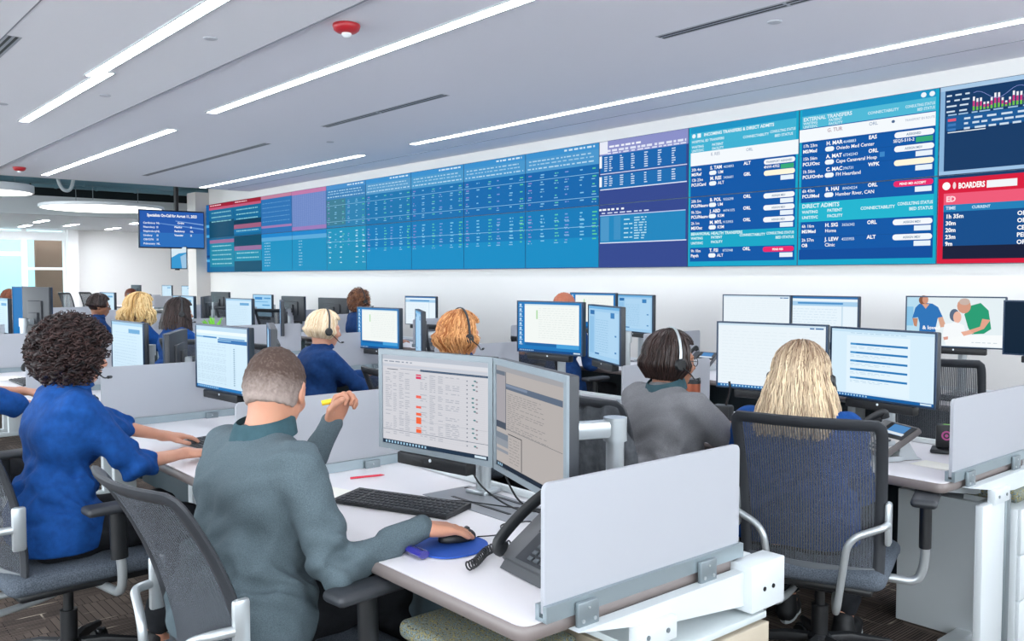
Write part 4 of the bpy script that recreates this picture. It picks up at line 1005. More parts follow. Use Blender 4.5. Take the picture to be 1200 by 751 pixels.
def divider(xf, y, label, h=.295, brackets=True):
    t = thing('desk_divider', label, 'divider', (xf+.06, y, .745), 0, None); L = .70
    def pane():
        r = .018; pts = [(0, .02), (L, .02), (L, h)] ; top = []
        for k_ in range(7): a = PI/2*k_/6; top.append((L-r+r*math.cos(a), h-r+r*math.sin(a)))
        for k_ in range(7): a = PI/2+PI/2*k_/6; top.append((r+r*math.cos(a), h-r+r*math.sin(a)))
        return MB().prism([(0, .012), (L, .012)]+top, 'y', -.006, .006, FROST).mesh('acrylic_panel', smooth=False)
    obj('acrylic_panel', cached(('dvp', h), pane), t)
    obj('rail', cached('dvr', lambda: MB().box((L/2, -.012, .014), (L+.01, .012, .036)).box((L/2, .012, .014), (L+.01, .012, .036)).box((L/2, 0, .001), (L+.01, .03, .008)).mesh('rail', mat('aluminium', '98a5ab', .35, .6), smooth=False)), t)
    if brackets:
        for x in (.11, .54):
            def br(x=x):
                mb = MB(); mb.rbox((x, -.026, -.006), (.065, .012, .060), .003, GMETAL)
                for dx in (-.018, .018): mb.cyl((x+dx, -.0315, -.018), (x+dx, -.0345, -.018), .0045, n=10, m=SILVER)
                mb.cyl((x, -.0315, .010), (x, -.0345, .010), .003, n=8, m=SILVER); return mb.mesh('bracket')
            obj('bracket', cached(('dvb', x), br), t)
    return t
# ---- monitor screens
def page(kind, W, H):
    p = Page(W, H); g = random.Random(hash(kind) % 1000 if False else sum(map(ord, kind)))
    def taskbar(c='1c4f86', n=14):
        p.rect(0, .955, 1, 1, c, 2)
        for i in range(n): p.rect(.03+i*.03, .965, .045+i*.03, .99, 'a8cfe8', 3)
        p.rect(.88, .965, .98, .99, 'cfe2ee', 3)
    if kind == 'sheet_red':
        p.rect(0, 0, 1, 1, 'd3d3d9', 0); p.rect(0, 0, 1, .05, 'b9c0cc', 1); p.rect(0, .05, 1, .09, 'd9dbe2', 1); p.rect(0, .10, 1, .13, 'c6cbd6', 1); p.dashes(.02, .065, .3, .012, '8c95a3'); p.rect(.05, .155, .16, .162, '3a4656', 3); p.rect(.18, .145, .98, .150, '8a93a4', 2); p.rect(.38, .135, 1, .157, '3f5670', 2)
        for i in range(33):
            v = .185+i*.0215; p.rect(.0, v+.016, .97, v+.0175, 'bcc0c9', 1)
            for u, u2 in ((.03, .1), (.11, .15), (.17, .22), (.23, .28), (.38, .45), (.47, .53), (.55, .60), (.62, .75)):
                if g.random() < .75: p.dashes(u, v+.004, u2-.005, .007, 'a9adb8')
        for v0, v1, c in ((.19, .205, 'd8385c'), (.213, .24, 'd83c66'), (.42, .45, 'f06a5a'), (.535, .56, 'f06a5a'), (.61, .64, 'f26848'), (.66, .73, 'f2663c'), (.77, .78, 'f2663c'), (.79, .83, 'f2663c')): p.rect(.34, v0, .39, v1, c, 4)
        for i in range(16):
            v = .2+i*.045; 
            if g.random() < .85: p.disc(.875+g.uniform(-.01, .01), v, .012, .009, '5f8a8e', 4); p.disc(.90, v+.01, .010, .008, '9a8f96', 4)
            p.rect(.81, v, .82, v+.012, '6f7784', 4)
        p.rect(.0, .835, 1, .84, '6f7886', 3); p.rect(.16, .70, 1, .702, '9aa0ac', 3); taskbar('26384c')
    elif kind == 'form_grey':
        p.rect(0, 0, 1, 1, 'b3adaa', 0); p.rect(0, 0, 1, .05, 'a0a0a4', 1); p.rect(.0, .05, .16, .55, 'a39fa4', 1); p.rect(.155, .05, .165, .62, '5c636e', 2); p.rect(0, .05, .15, .09, '65707e', 3); p.rect(.165, .16, .98, .215, '5c6a7e', 2); p.rect(.165, .165, .5, .19, '7c8aa0', 3); p.rect(0, .55, .165, .615, '454f5e', 2); p.rect(0, .66, .2, .72, '76818e', 3); p.rect(0, .72, .2, .79, '8e959e', 2); p.rect(0, .82, .2, .85, '8c929c', 2)
        p.rect(.2, .64, .42, .648, '2c323c', 3); p.rect(.41, .64, .42, .95, '2c323c', 3); p.rect(.165, .60, .98, .604, '5f646c', 3); p.rect(.95, .86, 1, .95, '2e8a98', 3)
        for i in range(18): p.dashes(.19, .25+i*.02, g.uniform(.3, .8), .006, '8d8a8c')
        for i in range(9): p.dashes(.22, .68+i*.028, .38, .006, '8f8b8c')
        taskbar('1e2a3a', 3)
    elif kind == 'sheet_blue':
        p.rect(0, 0, 1, 1, 'd3ecfb', 0); p.rect(0, 0, 1, .07, 'bfdcf0', 1); p.rect(0, .07, 1, .12, 'eaf6fd', 1); p.rect(.0, .16, .30, .185, '7fb6de', 2); p.rect(.15, .16, .42, .185, '3a86c4', 3); p.rect(.44, .19, 1, .25, '2a72b4', 2); p.rect(.46, .165, .95, .185, '5c9cd0', 2); p.rect(.44, .205, .7, .22, '8fc2e6', 3)
        for i in range(30):
            v = .27+i*.022
            p.rect(0, v+.014, 1, v+.0155, 'c3dcec', 1)
            if g.random() < .8: p.dashes(.03, v+.003, .6, .007, 'b9d3e6')
        for u in (.12, .24, .33, .45, .58, .68, .78): p.rect(u, .26, u+.003, .93, 'c0d8ea', 2)
        for i in range(18): p.rect(.74, .32+i*.033, .765, .335+i*.033, '6f94b4', 3)
        taskbar('2a7cc0')
    elif kind == 'desk_blue':
        p.rect(0, 0, 1, 1, '1f78bc', 0); p.rect(.11, .04, .96, .82, 'f1f6f3', 1); p.rect(.11, .04, .96, .07, 'd8e8ee', 2); p.rect(.3, .16, .325, .34, 'b4dcae', 3); p.rect(.62, .82, .96, .9, '4aa2dc', 1); p.rect(.12, .82, .62, .88, '1c66a8', 1)
        for i in range(9): p.rect(.025, .04+i*.095, .06, .09+i*.095, 'b6d8ee', 2); p.rect(.02, .10+i*.095, .075, .11+i*.095, 'd6ebf8', 2)
        for i in range(14): p.dashes(.34, .12+i*.045, .9, .006, 'd2dcda')
        taskbar('164f8c', 8)
    elif kind == 'plain_white':
        p.rect(0, 0, 1, 1, 'e9f3f9', 0); p.rect(.0, 0, 1, .03, 'cfe4f2', 1); p.rect(.86, .03, .9, .05, '3a6ea6', 2); p.rect(.91, .03, .98, .05, '3a6ea6', 2)
        for i in range(16): p.dashes(.04, .12+i*.05, .95, .005, 'd9e6ee')
        taskbar('1c6cae', 16)
    elif kind == 'bars':
        p.rect(0, 0, 1, 1, 'd6edfb', 0); p.rect(.0, 0, 1, .04, 'c2e0f4', 1); p.dashes(.2, .05, .75, .006, '9ac0dc'); p.rect(.16, .09, .78, .93, 'e2f3fd', 1)
        for i in range(5): v = .20+i*.125; p.rect(.2, v, .76, v+.03, '2a7cbc', 3); p.rect(.2, v, .26, v+.03, '4a96d0', 4); p.dashes(.2, v+.055, .6, .006, 'a6c8e0'); p.dashes(.2, v+.075, .5, .006, 'b6d2e6')
        taskbar('1c62a4', 12)
    elif kind == 'form_blue':
        p.rect(0, 0, 1, 1, '9fcbec', 0); p.rect(.0, .0, 1, .05, '6fb0e0', 1); p.rect(.06, .08, .2, .16, '2f70ac', 2); p.rect(.22, .10, .95, .92, 'aed4f0', 1); p.rect(.72, .1, .84, .2, '3a80bc', 2); p.rect(.04, .2, .18, .9, '8fc0e6', 1); p.rect(.22, .88, .36, .91, '2f70ac', 2)
        for i in range(14): p.dashes(.25, .25+i*.045, .65, .007, '7fb0d6')
        p.rect(.85, .5, .9, .53, '3a80bc', 2); p.rect(.85, .8, .9, .83, '3a80bc', 2)
    elif kind == 'page_blue':
        p.rect(0, 0, 1, 1, 'e6f3fb', 0); p.rect(.0, .10, 1, .2, 'a8cfec', 1); p.rect(.15, .12, .8, .16, '4a90ca', 2); p.rect(0, 0, 1, .04, '2a70b0', 1); p.rect(.78, .2, .8, .95, 'c9dfee', 2)
        for i in range(10): p.dashes(.08, .27+i*.06, .72, .007, 'b9d3e6')
    elif kind == 'login':
        p.rect(0, 0, 1, 1, '1173b8', 0); p.text(.78, .475, .012, 'Workstation locked', 'cfe8f8', 3, right=True, bold=.02); p.text(.78, .50, .012, 'Press a key', 'cfe8f8', 3, right=True, bold=.02); p.disc(.88, .48, .06, .03, 'dff2fa', 3)
    elif kind == 'off': p.rect(0, 0, 1, 1, '12263a', 0)
    elif kind == 'pale': 
        p.rect(0, 0, 1, 1, 'cfe8f8', 0); p.rect(0, 0, 1, .06, 'a9d0ec', 1); p.rect(.55, .12, .9, .2, '6aa8d6', 2)
        for i in range(12): p.dashes(.08, .2+i*.06, .8, .01, 'b2d2e8')
    elif kind == 'icons':
        p.rect(0, 0, 1, 1, 'a6d4f2', 0); p.rect(.1, .1, .5, .22, '3f8ccc', 2); p.rect(.6, .12, .95, .18, '4a96d0', 2); p.rect(.1, .3, .8, .34, '6fb0e0', 2); p.rect(.5, .45, .9, .5, '4a96d0', 2); p.rect(.1, .6, .6, .64, '8cc2e8', 2)
    elif kind == 'ad':
        p.rect(0, 0, 1, 1, 'e4eff3', 0); p.rect(0, 0, .14, 1, 'b8dcee', 1); p.rect(0, .2, .07, .6, '8cc4e6', 2)
        # woman in blue scrubs
        p.poly([(.13, .14), (.20, .12), (.27, .13), (.33, .2), (.38, .40), (.33, .42), (.31, .62), (.31, 1), (.13, 1), (.14, .55), (.12, .42), (.06, .44), (.09, .22)], '2f74b8', 3)
        p.poly([(.06, .44), (.12, .44), (.11, .62), (.08, .6)], 'c08a70', 4); p.poly([(.33, .42), (.38, .40), (.42, .6), (.36, .62)], 'd8a890', 4)
        p.disc(.175, .06, .05, .10, '8a5a44', 4); p.disc(.195, .05, .032, .085, 'd0957c', 5); p.poly([(.16, .14), (.24, .14), (.20, .24)], 'dba68e', 5)
        # man in green leaning over
        p.poly([(.66, .16), (.76, .10), (.84, .25), (.87, .62), (.80, .72), (.68, .74), (.64, .6), (.60, .34)], '2a9c74', 3); p.poly([(.78, .42), (.86, .44), (.80, .62), (.66, .74), (.62, .68), (.76, .58)], 'e0a48c', 5)
        p.disc(.595, .17, .07, .15, 'd49c84', 5); p.disc(.60, .08, .055, .07, 'c9b4aa', 6)
        # child in white
        p.disc(.50, .36, .05, .13, '5c6c84', 4); p.disc(.53, .40, .042, .12, 'ecb8a4', 5); p.poly([(.40, .55), (.52, .5), (.60, .56), (.62, .74), (.44, .86), (.38, .8)], 'f4f8fa', 5)
        p.poly([(.57, .70), (.66, .66), (.70, .72), (.60, .78)], 'e8b09a', 6); p.poly([(.40, .86), (.60, .76), (.98, .74), (.98, .98), (.42, .98)], 'f6fafb', 4); p.poly([(.39, .82), (.44, .80), (.44, .86), (.40, .88)], 'd89c8c', 6)
        p.text(.17, .665, .075, '& loved', 'ffffff', 7, bold=.02); p.text(.10, .80, .08, 'el Whole', 'ffffff', 7, bold=.05); p.dashes(.68, .9, .93, .012, 'b8c8d2', 7)
    return p
def monitor(x, y, zc, yaw, kind, label, W=.545, H=.315, bez='black', bar=True, post=None, dz=.74, face=True, arm=True, pst=True, group='desk monitors'):
    """x,y = centre of the screen; yaw = direction the screen faces (degrees)"""
    if True:
        xf_ = max(q for q in (-9, 1.2, 3.2, 5.2) if q < x); cy_ = math.cos(math.radians(yaw))
        post = min(.22, max(.02, (xf_+.685-x)/max(abs(cy_), .5)-.053)) if cy_ < 0 else .10
        post = round(post, 2)
    t = thing('monitor', label, 'monitor', (x, y, dz), math.radians(yaw), group)
    bw_ = .018 if bez == 'grey' else .008; bm = {'grey': GBEZ, 'black': mat('bezel_navy', '16324e', .4)}[bez]; h = zc-dz
    def case():
        mb = MB(); mb.rbox((-.021, 0, 0), (.030, W+2*bw_, H+2*bw_), .006); mb.rbox((-.042, 0, 0), (.022, W*.55, H*.6), .01)
        return mb.mesh('casing', BLACK2)
    obj('casing', cached(('mc', W, H, bw_), case), t, (0, 0, h))
    def bezel():
        mb = MB(); d = bw_; 
        mb.box((-.003, 0, H/2+d/2), (.008, W+2*d, d)); mb.box((-.003, 0, -H/2-d/2), (.008, W+2*d, d)); mb.box((-.003, W/2+d/2, 0), (.008, d, H)); mb.box((-.003, -W/2-d/2, 0), (.008, d, H)); return mb.mesh('bezel', bm, smooth=False)
    obj('bezel', cached(('mb', W, H, bez), bezel), t, (0, 0, h))
    obj('screen', cached(('ms', kind, W, H), lambda: page(kind, W, H).mesh('screen')), t, (-.003, 0, h))
    if bar:
        def sb_():
            mb = MB(); mb.rbox((-.012, 0, -H/2-bw_-.021), (.045, W*.66, .040), .006, BLACK); mb.cyl((.011, 0, -H/2-bw_-.012), (.0125, 0, -H/2-bw_-.012), .0055, n=14, m=mat('badge_white', 'dfe6ea', .4)); return mb.mesh('sound_bar')
        obj('sound_bar', cached(('sbm', W, H, bw_), sb_), t, (0, 0, h))
    if arm:
        def arm_():
            mb = MB(); hz_ = round(h, 2)-.02; px = -.053-post
            mb.rbox((-.062, 0, 0), (.020, .11, .11), .004, BLACK2)
            mb.rbox((-.06-post/2, 0, -.02), (post, .045, .05), .012, SILVER)
            mb.cyl((px, 0, -.055), (px, 0, .012), .034, m=SILVER); return mb.mesh('arm')
        obj('arm', cached(('ma', post, round(h, 2)), arm_), t, (0, 0, h))
        if pst: obj('post', cached(('mp', post, round(h, 2)), lambda: MB().cyl((-.053-post, 0, .001), (-.053-post, 0, round(h, 2)-.05), .026, m=SILVER).rbox((-.053-post, 0, .008), (.09, .09, .014), .004, SILVER).mesh('post')), t)
    return t
def keyboard(x, y, yaw, label, z=.742):
    t = thing('keyboard', label, 'keyboard', (x, y, z), math.radians(yaw), 'keyboards')
    obj('case', cached('kbc', lambda: MB().prism([(-.075, .0), (.075, .0), (.078, .018), (-.075, .010)], 'y', -.222, .222).mesh('case', BLACK, smooth=False)), t)
    def keys():
        mb = MB()
        for r in range(6):
            xx = .060-.0235*r-(.004 if r else 0); zz = .017-.0012*r; c = -.213
            while c < .212:
                w_ = .0165
                if r == 5 and -.12 < c < -.02: w_ = .10
                if .068 < c < .076 or .137 < c < .143: c += .009; continue
                if c+w_ > .215: break
                mb.rbox((xx-.002, c+w_/2, zz), (.0165, w_-.0018, .007), .0022, seg=1); c += w_+.0022
        return mb.mesh('keys', BLACK2)
    obj('keys', cached('kbk', keys), t); return t
def mouse(x, y, yaw, label, z=.742):
    def f():
        F = Field((-.07, -.05, -.004), (.07, .05, .05), .003); F.ell((0, 0, .008), (.056, .031, .028), None, .004); F.cut(lambda P: (.001-P[2])+0*P[0]+0*P[1]); return F.mesh('mouse', BLACK)
    t = thing('computer_mouse', label, 'mouse', (x, y, z), math.radians(yaw), 'computer mice'); obj('shell', cached('mouse', f), t)
    obj('scroll_wheel', cached('mwheel', lambda: MB().cyl((.03, -.004, .029), (.03, .004, .029), .008, m=DGREY).mesh('scroll_wheel')), t); return t
def cord(name, pts, r, label, m=BLACK, n=6):
    return single(name, MB().tube(spline(pts, n), r, 6, m).mesh(name), label, 'cable')
def phone(x, y, yaw, label, z=.742, screen=True, tilt=.62, m=None):
    """desk phone facing local -x (the user side); a wedge stand, handset on the left"""
    t = thing('desk_phone', label, 'phone', (x, y, z), math.radians(yaw), 'desk phones'); m = m or mat('phone_grey', '5a5c60', .4)
    Rt = Matrix.Rotation(-tilt, 3, 'Y'); c = Vector((0, 0, .075))
    def body():
        mb = MB(); mb.rbox(c, (.20, .23, .028), .010, m, Rt); mb.box(c+Rt@Vector((.045, -.03, .015)), (.085, .16, .002), BLACK, Rt)
        if screen: mb.box(c+Rt@Vector((.052, -.03, .0165)), (.060, .10, .001), em('4f88c0'), Rt); mb.box(c+Rt@Vector((.030, -.03, .0168)), (.014, .12, .001), em('d9e2ea'), Rt)
        mb.box(c+Rt@Vector((-.045, -.03, .015)), (.09, .15, .001), mat('phone_silver', 'c9c6c2', .4) if screen else BLACK2, Rt)
        for i in range(4):
            for j in range(3): mb.rbox(c+Rt@Vector((-.075+i*.019, -.060+j*.026, .018)), (.012, .018, .005), .002, DGREY, Rt)
        mb.cyl(c+Rt@Vector((-.03, -.092, .015)), c+Rt@Vector((-.03, -.092, .020)), .016, m=SILVER); return mb.mesh('body')
    obj('body', cached(('phb', screen, tilt, m.name), body), t)
    obj('stand', cached(('phs', tilt, m.name), lambda: MB().prism([(.01, .0), (.12, .0), (.095, .014), (.05, .085), (.02, .06)], 'y', -.075, .075).prism([(-.10, .0), (.02, .0), (.02, .02), (-.085, .02)], 'y', -.09, .09).mesh('stand', WMETAL if screen else m, smooth=False)), t)
    def hand():
        a = c+Rt@Vector((-.09, .088, .030)); b = c+Rt@Vector((.09, .088, .030)); up = Rt@Vector((0, 0, .028))
        mb = MB(); mb.tube(spline([a-up*.1, a+up*.9, (a+b)/2+up*1.25, b+up*.9, b-up*.1], 6), [(.012, .021)]*5+[(.010, .017)]*15+[(.012, .021)]*5, 12, flat=(0, 1, 0)); return mb.mesh('handset', BLACK)
    obj('handset', cached(('phh', tilt), hand), t); return t
def pedestal(x0, y0, x1, y1, h, label, topc=None, side=None, cushion=False, front='y'):
    t = thing('pedestal_cabinet', label, 'cabinet', ((x0+x1)/2, (y0+y1)/2, 0), 0, 'under-desk pedestals'); W, D = x1-x0, y1-y0
    obj('body', MB().rbox((0, 0, h/2-.01), (W-.006, D-.006, h-.03), .003, side or WMETAL).mesh('body'), t)
    n = 3; hh = (h-.05)/n
    for i in range(n):
        z = .03+hh*(i+.5)
        d = obj('drawer', MB().rbox((0, -D/2-.004, z), (W-.012, .014, hh-.006), .002, side or WMETAL).mesh('drawer'), t)
        obj('handle', MB().rbox((0, -D/2-.016, z+hh/2-.03), (.12, .012, .008), .002, SILVER).mesh('handle'), d)
    if cushion:
        m = mat('patterned_cushion', '8d8a74', .9, noise=(1, '6e6c5c', .2)); nt = m.node_tree; b = nt.nodes['Principled BSDF']
        if 'vor' not in nt.nodes:
            tc = nt.nodes.new('ShaderNodeTexCoord'); wv = nt.nodes.new('ShaderNodeTexWave'); wv.name = 'vor'; wv.inputs['Scale'].default_value = 24; wv.inputs['Distortion'].default_value = 11; wv.inputs['Detail Scale'].default_value = 3.5; wv.wave_profile = 'SAW'
            cr = nt.nodes.new('ShaderNodeValToRGB'); cr.color_ramp.interpolation = 'CONSTANT'; e = cr.color_ramp.elements; e[0].color = lin('56666a'); e[1].position = .3; e[1].color = lin('8c8252'); q = e.new(.55); q.color = lin('2c3234'); q = e.new(.75); q.color = lin('7b8279')
            nt.links.new(tc.outputs['Object'], wv.inputs[0]); nt.links.new(wv.outputs[0], cr.inputs[0]); nt.links.new(cr.outputs[0], b.inputs['Base Color'])
        obj('cushion', MB().rbox((0, 0, h+.022), (W, D, .05), .02, m, seg=3).mesh('cushion'), t)
    else: obj('top', MB().rbox((0, 0, h-.008), (W, D, .018), .003, topc or WMETAL).mesh('top'), t)
    return t
# ------------------------------------------------------------ workstations: three rows of desks
ROWN = ['row nearest the viewer', 'middle row', 'row beside the video wall']
XF = [1.2, 3.2, 5.2]; YS = 1.37
for r in range(3):
    for k in range(8):
        desk(XF[r], YS+k*DL, 'white-topped desk, %s from the front in the %s' % (ORD[k], ROWN[r]))
    for k in range(9):
        divider(XF[r], YS+k*DL+(.004 if k == 0 else 0), 'frosted white desk divider, %s from the front in the %s' % (ORD[k], ROWN[r]), .295)
# metal end block on the beam of the two front desks
for r in (0, 1):
    mb = MB(); mb.rbox((XF[r]+.80, YS-.035, .672), (.15, .07, .125), .004, WMETAL)
    for dx in (-.02, .02): mb.cyl((XF[r]+.80+dx, YS-.0705, .665), (XF[r]+.80+dx, YS-.0725, .665), .006, n=12, m=BLACK)
    mb.prism([(XF[r]+.12, .715), (XF[r]+.73, .715), (XF[r]+.73, .625), (XF[r]+.45, .655), (XF[r]+.20, .700)], 'y', YS-.045, YS-.012, WMETAL)
    mb.rbox((XF[r]+.36, YS-.05, .655), (.14, .03, .055), .004, WMETAL)
    for dx in (-.035, .035): mb.cyl((XF[r]+.36+dx, YS-.0655, .655), (XF[r]+.36+dx, YS-.0675, .655), .006, n=12, m=GMETAL)
    single('beam_end_block', mb.mesh('beam_end_block'), 'white metal beam end block, front of the %s' % ROWN[r], 'bracket')
OAK = mat('pale_oak', 'b5ab9a', .5, noise=(3, 'a29682', .4))
p_ = pedestal(1.56, 1.305, 2.0, 1.80, .60, 'pale cabinet with a grey top and red label below the nearest divider', mat('ped_grey_top', 'b9c1c3', .4), OAK)
obj('label_sticker', MB().box((-.03, -.12, .6022), (.09, .035, .001), mat('red_label', 'c2453c', .5)).box((-.03, -.12, .603), (.075, .02, .0008), mat('dark_label', '3a3030', .5)).mesh('label_sticker', smooth=False), p_)
pedestal(1.23, 1.52, 1.52, 1.90, .55, 'pedestal with patterned cushion top under the nearest desk', cushion=True)
pedestal(3.70, 1.30, 4.12, 1.78, .60, 'white drawer pedestal with patterned cushion at the right edge', cushion=True)
single('end_panel', MB().rbox((3.51, 1.33, .325), (.20, .03, .62), .004, WMETAL).rbox((3.635, 1.335, .33), (.045, .05, .63), .004, GMETAL).mesh('end_panel'), 'white upright panel with grey post under the middle row desk end', 'panel')

# ------------------------------------------------------------ monitors
NR = 'row nearest the viewer'
monitor(1.640, 2.315, 1.070, 188.9, 'sheet_red', 'grey framed monitor with red cells in a white sheet', .485, .300, 'grey', post=.14)
monitor(1.590, 1.800, 1.070, 160.9, 'form_grey', 'grey framed monitor showing a dim grey form, beside the nearest divider', .485, .300, 'grey', post=.12, bar=False)
monitor(1.74, 4.27, 1.075, 184, 'sheet_blue', 'monitor with a pale blue sheet left of the man in grey')
monitor(1.80, 3.86, 1.09, 156, 'form_blue', 'edge-on monitor just behind the head of the man in grey', post=.1)
monitor(1.74, 5.74, 1.04, 182, 'sheet_blue_b' if False else 'pale', 'monitor with a pale blue page beside the curly-haired person')
monitor(1.84, 5.22, 1.00, 150, 'off', 'dark edge-on monitor behind the curly-haired person')
monitor(1.74, 9.5, 1.12, 182, 'pale', 'pale monitor at the left edge of the photo beside the blue portrait monitor')
monitor(1.82, 8.97, 1.13, 200, 'login', 'tall portrait monitor showing a plain blue lock screen', .30, .52, bar=False, post=.12)
monitor(1.80, 8.25, 1.13, 27, 'off', 'tall portrait monitor seen from its dark back', .30, .52, bar=False, post=.12)
monitor(1.74, 7.3, 1.08, 184, 'pale', 'monitor standing beyond the leftmost coworker') if False else None
MR = 'middle row'
monitor(3.70, 2.42, 1.095, 189, 'plain_white', 'monitor with a blank white page left of the blonde long-haired person', post=.16)
monitor(3.86, 1.95, 1.080, 169, 'bars', 'monitor with five blue bars right of the blonde long-haired person', post=.14)
monitor(3.76, 4.05, 1.165, 184, 'desk_blue', 'monitor with blue desktop icons and white window, centre of the middle row', post=.14)
monitor(3.76, 3.58, 1.150, 153, 'form_blue', 'blue-toned monitor angled beside the centre white window monitor', post=.12)
monitor(3.68, 5.93, 1.08, 184, 'desk_blue_far' if False else 'desk_blue', 'monitor with blue desktop border in front of the short blonde bob')
monitor(3.74, 5.46, 1.07, 150, 'form_blue', 'narrow angled blue monitor right of the short blonde bob')
monitor(3.74, 8.70, 1.10, 184, 'pale', 'pale monitor above the head of the man in grey')
monitor(3.86, 8.00, 1.09, 155, 'icons', 'small angled blue monitor left of the short blonde bob')
monitor(3.78, 10.36, 1.10, 184, 'pale', 'pale monitor in front of the dark long-haired person')
monitor(3.86, 9.90, 1.10, 150, 'icons', 'angled blue monitor paired with the one before the dark long-haired person')
monitor(3.80, 13.4, 1.10, 184, 'pale', 'small pale monitor above the dark portrait monitor')
monitor(3.76, 11.9, 1.10, 190, 'off', 'dark monitor far down the middle row')
monitor(5.62, 3.80, 1.185, 184, 'plain_white', 'white monitor of the last row seen above the blank white page monitor', post=.14)
monitor(5.66, 3.29, 1.185, 178, 'page_blue', 'monitor with a blue header strip seen above the blonde long-haired person', post=.14)
monitor(5.60, 2.36, 1.205, 192, 'ad', 'monitor showing a care scene with people in blue and green', .55, .30, post=.12)
monitor(5.52, 1.76, 1.190, 184, 'off', 'switched-off dark monitor at the right edge of the photo', .55, .30, post=.16)
monitor(5.78, 5.64, 1.175, 182, 'desk_blue', 'monitor with blue top strip behind the centre of the middle row', post=.12)
monitor(5.82, 5.17, 1.165, 165, 'form_blue', 'blue-toned monitor in the last row above the angled centre monitor', post=.10)
monitor(5.75, 8.35, 1.10, 184, 'page_blue', 'white monitor between the curly long hair and the ginger hair')
monitor(5.45, 9.78, 1.06, 10, 'off', 'dark monitor back beside the curly long-haired person')
monitor(5.52, 11.0, 1.06, 5, 'off', 'dark monitor back above the short blonde bob, to its left')
monitor(5.45, 13.3, 1.09, 5, 'off', 'dark monitor back standing near the far end of the last row')
monitor(5.70, 12.4, 1.06, 184, 'icons', 'small blue monitor far down the last row')

# ------------------------------------------------------------ keyboards, mice, phones and small things
keyboard(1.56, 2.385, 22, 'black keyboard in front of the grey framed monitors')
mouse(1.462, 1.948, -14, 'black mouse under the hand of the man in grey', .7465)
t = thing('mouse_pad', 'royal blue mouse pad with gel wrist rest on the nearest desk', 'mouse pad', (1.405, 1.935, .742), math.radians(-20))
PADB = mat('pad_blue', '1f4fa8', .7)
pp = [(.10*math.cos(a)*(1.25 if math.cos(a) > 0 else .8), .105*math.sin(a)) for a in [2*PI*i/40 for i in range(40)]]
obj('pad', MB().prism(pp, 'z', 0, .004, PADB).mesh('pad'), t)
obj('wrist_rest', MB().tube(spline([(-.075, -.085, .012), (-.095, -.04, .014), (-.098, .0, .014), (-.095, .04, .014), (-.075, .085, .012)], 6), [(.011, .017)]*25, 12, mat('gel_indigo', '2b2a86', .08, coat=1), flat=(0, 0, 1)).mesh('wrist_rest'), t)
single('red_pen', MB().tube([(-.065, 0, .004), (.05, 0, .004), (.065, 0, .003)], [.004, .004, .001], 8, mat('pen_red', 'd0203c', .35)).mesh('red_pen'), 'thin red pen on the desk behind the keyboard', 'pen', (1.69, 2.80, .742), math.radians(-14))
phone(1.50, 1.60, -8, 'dark grey desk phone beside the nearest divider', screen=False, m=mat('phone_dark', '4b4d50', .4))
hel = [(1.53-.20*i/200, 1.80-.05*i/200+.02*math.sin(i/40)+.011*math.cos(i*.55), .756+.011*math.sin(i*.55)) for i in range(200)]
single('coiled_cord', MB().tube(hel, .0024, 6, BLACK).mesh('coiled_cord'), 'black coiled handset cord lying on the nearest desk', 'cable')
cord('mouse_cable', [(1.52, 1.93, .75), (1.60, 1.92, .745), (1.66, 1.99, .745), (1.74, 1.97, .745), (1.82, 1.85, .745)], .002, 'thin black mouse cable curling to the desk back')
cord('keyboard_cable', [(1.63, 2.36, .75), (1.70, 2.25, .76), (1.80, 2.15, .745), (1.88, 2.0, .745), (1.90, 1.85, .75)], .0022, 'black keyboard cable arching over the grey desk tray')
cord('monitor_cable', [(1.68, 2.18, .90), (1.72, 2.16, .82), (1.80, 2.10, .75), (1.86, 2.0, .745)], .003, 'black cable dropping from the red cell monitor')
cord('monitor_cable', [(1.69, 2.02, .90), (1.74, 2.0, .80), (1.82, 1.93, .75), (1.88, 1.85, .745)], .003, 'black cable between the two grey framed monitors')
single('paper_sheet', MB().box((0, 0, .0005), (.21, .28, .0008), mat('paper', 'f4f2e8', .8)).mesh('paper_sheet', smooth=False), 'pale paper sheet on the desk behind the man in grey', 'paper', (1.42, 2.72, .741), .25)
single('paper_slip', MB().box((0, 0, .0005), (.12, .16, .0008), mat('paper_white', 'f6f4f0', .8)).mesh('paper_slip', smooth=False), 'white paper slip beside the dark grey phone', 'paper', (1.72, 1.66, .741), .3)
# middle row front desk
phone(3.50, 1.74, -28, 'silver desk phone with lit screen beside the blonde long-haired person', tilt=.55, m=mat('phone_taupe', '6d6866', .4))
t = thing('headset_charger', 'small black headset charging dock with pink ring badge', 'charger', (3.80, 1.62, .742), math.radians(200))
obj('base', MB().rbox((0, 0, .008), (.11, .12, .016), .005, BLACK).mesh('base'), t)
obj('cradle', MB().rbox((-.01, 0, .066), (.05, .085, .10), .008, BLACK).box((-.01, -.0, .1165), (.012, .03, .001), mat('led_green', '8adf5a', .4)).mesh('cradle'), t)
obj('badge', MB().lathe([(.020, 0), (.020, .002)], n=24, m=mat('badge_pink', 'b8488c', .4)).lathe([(.013, .0005), (.013, .0026)], n=20, m=BLACK).lathe([(.007, .0006), (.007, .0032)], n=16, m=mat('badge_pink', 'b8488c', .4)).mesh('badge'), t, (.0155, 0, .072)).rotation_euler = (0, PI/2, 0)
single('paper_sheet', MB().box((0, 0, .0005), (.12, .22, .0008), mat('paper', 'f4f2e8', .8)).mesh('paper_sheet', smooth=False), 'paper sheet on the right desk beside the charging dock', 'paper', (3.50, 1.50, .741), -.1)
t = thing('tumbler', 'copper tumbler with black lid beside the frosted divider', 'cup', (3.60, 2.80, .742))
